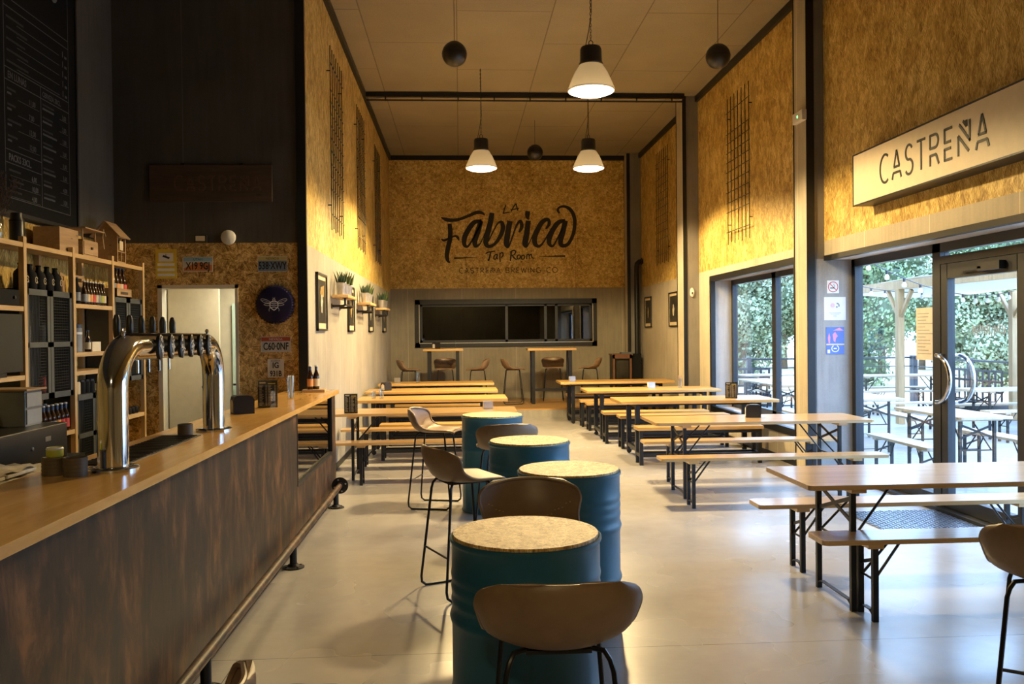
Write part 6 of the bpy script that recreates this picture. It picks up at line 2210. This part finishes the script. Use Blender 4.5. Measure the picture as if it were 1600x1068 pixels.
pergola_post(7.95, 15.2, 'square wooden canopy post behind the fixed pane beside the entrance', ((0, 1), (0, -1)))
pergola_post(10.25, 15.45, 'square wooden canopy post seen through the glass door', ((0, 1), (0, -1)), 2.36)
pergola_post(7.95, 10.9, 'wooden canopy post just right of the door, only its brace in view', ((0, 1), (0, -1)))
pergola_post(10.25, 10.9, 'wooden canopy post at the garden side, nearer the camera', ((0, 1), (0, -1)), 2.36)
pergola_post(7.95, 18.85, 'wooden canopy post at the far railing', ((0, -1),))
for x, lab in ((7.95, 'long wooden canopy beam over the deck posts nearer the hall'),):
    o = MB().box(-0.05, 0.05, -5.2, 4.3, 0, 0.15).build('canopy_beam', 'pergola_wood', None, False, (x, 15.2, 2.385))
    tag(o, lab, 'beam')
m = MB()
nx, ny = 8, 24
vs, fs = [], []
for j in range(ny + 1):
    for i in range(nx + 1):
        u, v = i / nx, j / ny
        vs.append((8.02 + 2.2 * u, 10.2 + 8.6 * v, 2.555 - 0.18 * u - 0.05 * math.sin(PI * u) - 0.03 * math.sin(v * 3 * PI)))
for j in range(ny):
    for i in range(nx):
        a = j * (nx + 1) + i
        fs.append((a, a + 1, a + nx + 2, a + nx + 1))
o = m.add(vs, fs).build('canopy_tarp', 'tarp')
sm = o.modifiers.new('thickness', 'SOLIDIFY')
sm.thickness = 0.006
tag(o, 'white tarpaulin stretched over the canopy beams of the terrace', 'tarpaulin')


def string_lights(p, q, sag, n_, label):
    p, q = Vector(p), Vector(q)
    t = thing('string_lights', label, 'string lights', tuple(p), 0, 'festoon lights over the terrace')
    P = []
    for i in range(25):
        u = i / 24
        P.append((q - p) * u + Vector((0, 0, -sag * 4 * u * (1 - u))))
    MB().tube(P, 0.008, 5).build('cable', 'outdoor_black', t)
    for k in range(n_):
        u = (k + .5) / n_
        c = (q - p) * u + Vector((0, 0, -sag * 4 * u * (1 - u)))
        MB().lathe([(0.018, 0.0), (0.018, -0.05), (0.0001, -0.052)], 8, tuple(c)).build('socket', 'outdoor_black', t)
        MB().lathe([(0.016, -0.05), (0.034, -0.09), (0.030, -0.12), (0.0001, -0.135)], 10, tuple(c)).build('bulb', 'tarp', t)


string_lights((4.7, 12.5, 2.75), (10.2, 17.5, 2.5), 0.25, 12, 'string of white bulbs crossing towards the far canopy post')
string_lights((4.7, 10.5, 2.75), (10.1, 15.2, 2.34), 0.30, 12, 'string of white bulbs crossing to the post behind the door')

# menu sheet taped to the fixed pane and frosted print on the door
s = thing('taped_menu_sheet', 'big pale menu sheet taped inside the fixed pane beside the door', 'sheet', (XG - 0.006, 7.99, 1.35))
MB().box(-0.002, 0.0, -0.16, 0.19, 0.02, 0.52).build('sheet', 'taped_paper', s, False)
m = MB()
rd = random.Random(9)
for i in range(13):
    m.box(-0.003, -0.002, 0.15 - rd.uniform(.12, .28), 0.16, 0.46 - i * 0.032, 0.468 - i * 0.032)
m.build('printed_lines', 'label_grey', s, False)
s = thing('frosted_door_print', 'grey frosted lettering-like print on the glass of the door', 'decal', (XG - 0.003, 7.0, 1.63))
m = MB()
for i in range(14):
    y = 0.26 - i * 0.034
    m.bar((0, y, rd.uniform(-.03, 0.0)), (0, y - 0.012, rd.uniform(.05, .08)), 0.002, 0.012)
m.build('print', 'frosted_print', s, False)


# trees and bushes beyond the deck
def tree_meshes(seed, rad, hgt, mat, n_=14000, leaf=0.17):
    rd = random.Random(seed)
    blobs = []
    for k in range(26):
        a = rd.uniform(0, 2 * PI)
        r_ = rad * 0.75 * math.sqrt(rd.random())
        z = hgt * rd.uniform(0.10, 0.92)
        f = math.sqrt(max(0.05, 1 - ((z / hgt - 0.45) / 0.60) ** 2))
        blobs.append((r_ * f * math.cos(a), r_ * f * math.sin(a), z, rad * rd.uniform(0.28, 0.44)))
    m = MB()
    for k in range(n_):
        bx, by, bz, br = rd.choice(blobs)
        d = Vector((rd.gauss(0, 1), rd.gauss(0, 1), rd.gauss(0, 1))).normalized()
        p = Vector((bx, by, bz)) + d * br * rd.uniform(0.65, 1.05)
        if p.z < 0.05:
            p.z = 0.05 + rd.random() * 0.3
        nrm = (d + Vector((rd.gauss(0, .6), rd.gauss(0, .6), rd.gauss(0, .6)))).normalized()
        x = nrm.cross(Vector((rd.random(), rd.random(), rd.random() + .1))).normalized()
        y = nrm.cross(x)
        sz = leaf * rd.uniform(0.5, 1.3)
        m.add([p - x * sz * .5, p - y * sz * .35, p + x * sz * .6, p + y * sz * .35], [(0, 1, 2, 3)])
    core = MB()
    for (bx, by, bz, br) in blobs:
        q = br * 0.55
        core.lathe([(0.0001, -q), (q * .7, -q * .7), (q, 0), (q * .7, q * .7), (0.0001, q)], 9, (bx, by, bz))
    return m, core


def make_tree(seed, rad, hgt, mat):
    t = thing('leafy_tree', '', 'tree')
    lf, core = tree_meshes(seed, rad, hgt, mat)
    o = lf.build('crown', mat, t, False)
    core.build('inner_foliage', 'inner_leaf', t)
    m = MB().tube([(0, 0, -0.2), (0.1, 0.05, hgt * .3), (0, 0.1, hgt * .7)], [0.22, 0.16, 0.06], 8)
    m.tube([(0.05, 0.02, hgt * .2), (0.7, 0.3, hgt * .5)], [0.10, 0.04], 6).tube([(0.05, 0.02, hgt * .25), (-0.6, -0.4, hgt * .55)], [0.10, 0.04], 6)
    m.build('trunk', 'bark', t)
    return t


PT = [make_tree(1, 3.6, 9.0, 'foliage'), make_tree(2, 3.3, 8.0, 'foliage_pale'), make_tree(3, 2.6, 6.5, 'foliage'), make_tree(4, 2.4, 5.5, 'foliage_pale')]
TRG = 'trees beyond the terrace'
used = set()
n_t = 0
POSN = ('first', 'second', 'third', 'fourth', 'fifth', 'sixth')
for row, (dist, ks, step, a0, hs) in enumerate(((36.0, (2, 3, 2, 3, 2), 6.9, 11.5, 0.80), (43.0, (1, 0, 1, 0, 1), 8.8, 9.0, 0.86), (52.0, (0, 1, 0, 0, 1), 7.9, 13.0, 0.98), (62.0, (0, 0, 1, 0, 0), 7.6, 9.5, 1.12))):
    for k in range(5):
        ang = R(a0 + step * k)
        ki = ks[k]
        x, y = dist * math.sin(ang), dist * math.cos(ang)
        lab = '%s, %s from the left in the %s row beyond the terrace' % (('tall green tree', 'tall pale green tree', 'low green tree', 'low pale green tree')[ki], POSN[k], ('front', 'second', 'third', 'back')[row])
        sc = hs * (1.0 + 0.12 * (((k * 7 + row * 3) % 5) / 4 - .5))
        hz = sc * 1.1
        if ki not in used:
            used.add(ki)
            o = PT[ki]
            o.location = (x, y, -0.55)
            o.rotation_euler = (0, 0, k * 1.3)
            o.scale = (sc, sc, hz)
            tag(o, lab, 'tree', TRG)
        else:
            dup(PT[ki], (x, y, -0.55), k * 1.3 + row, lab, TRG, (sc, sc, hz))
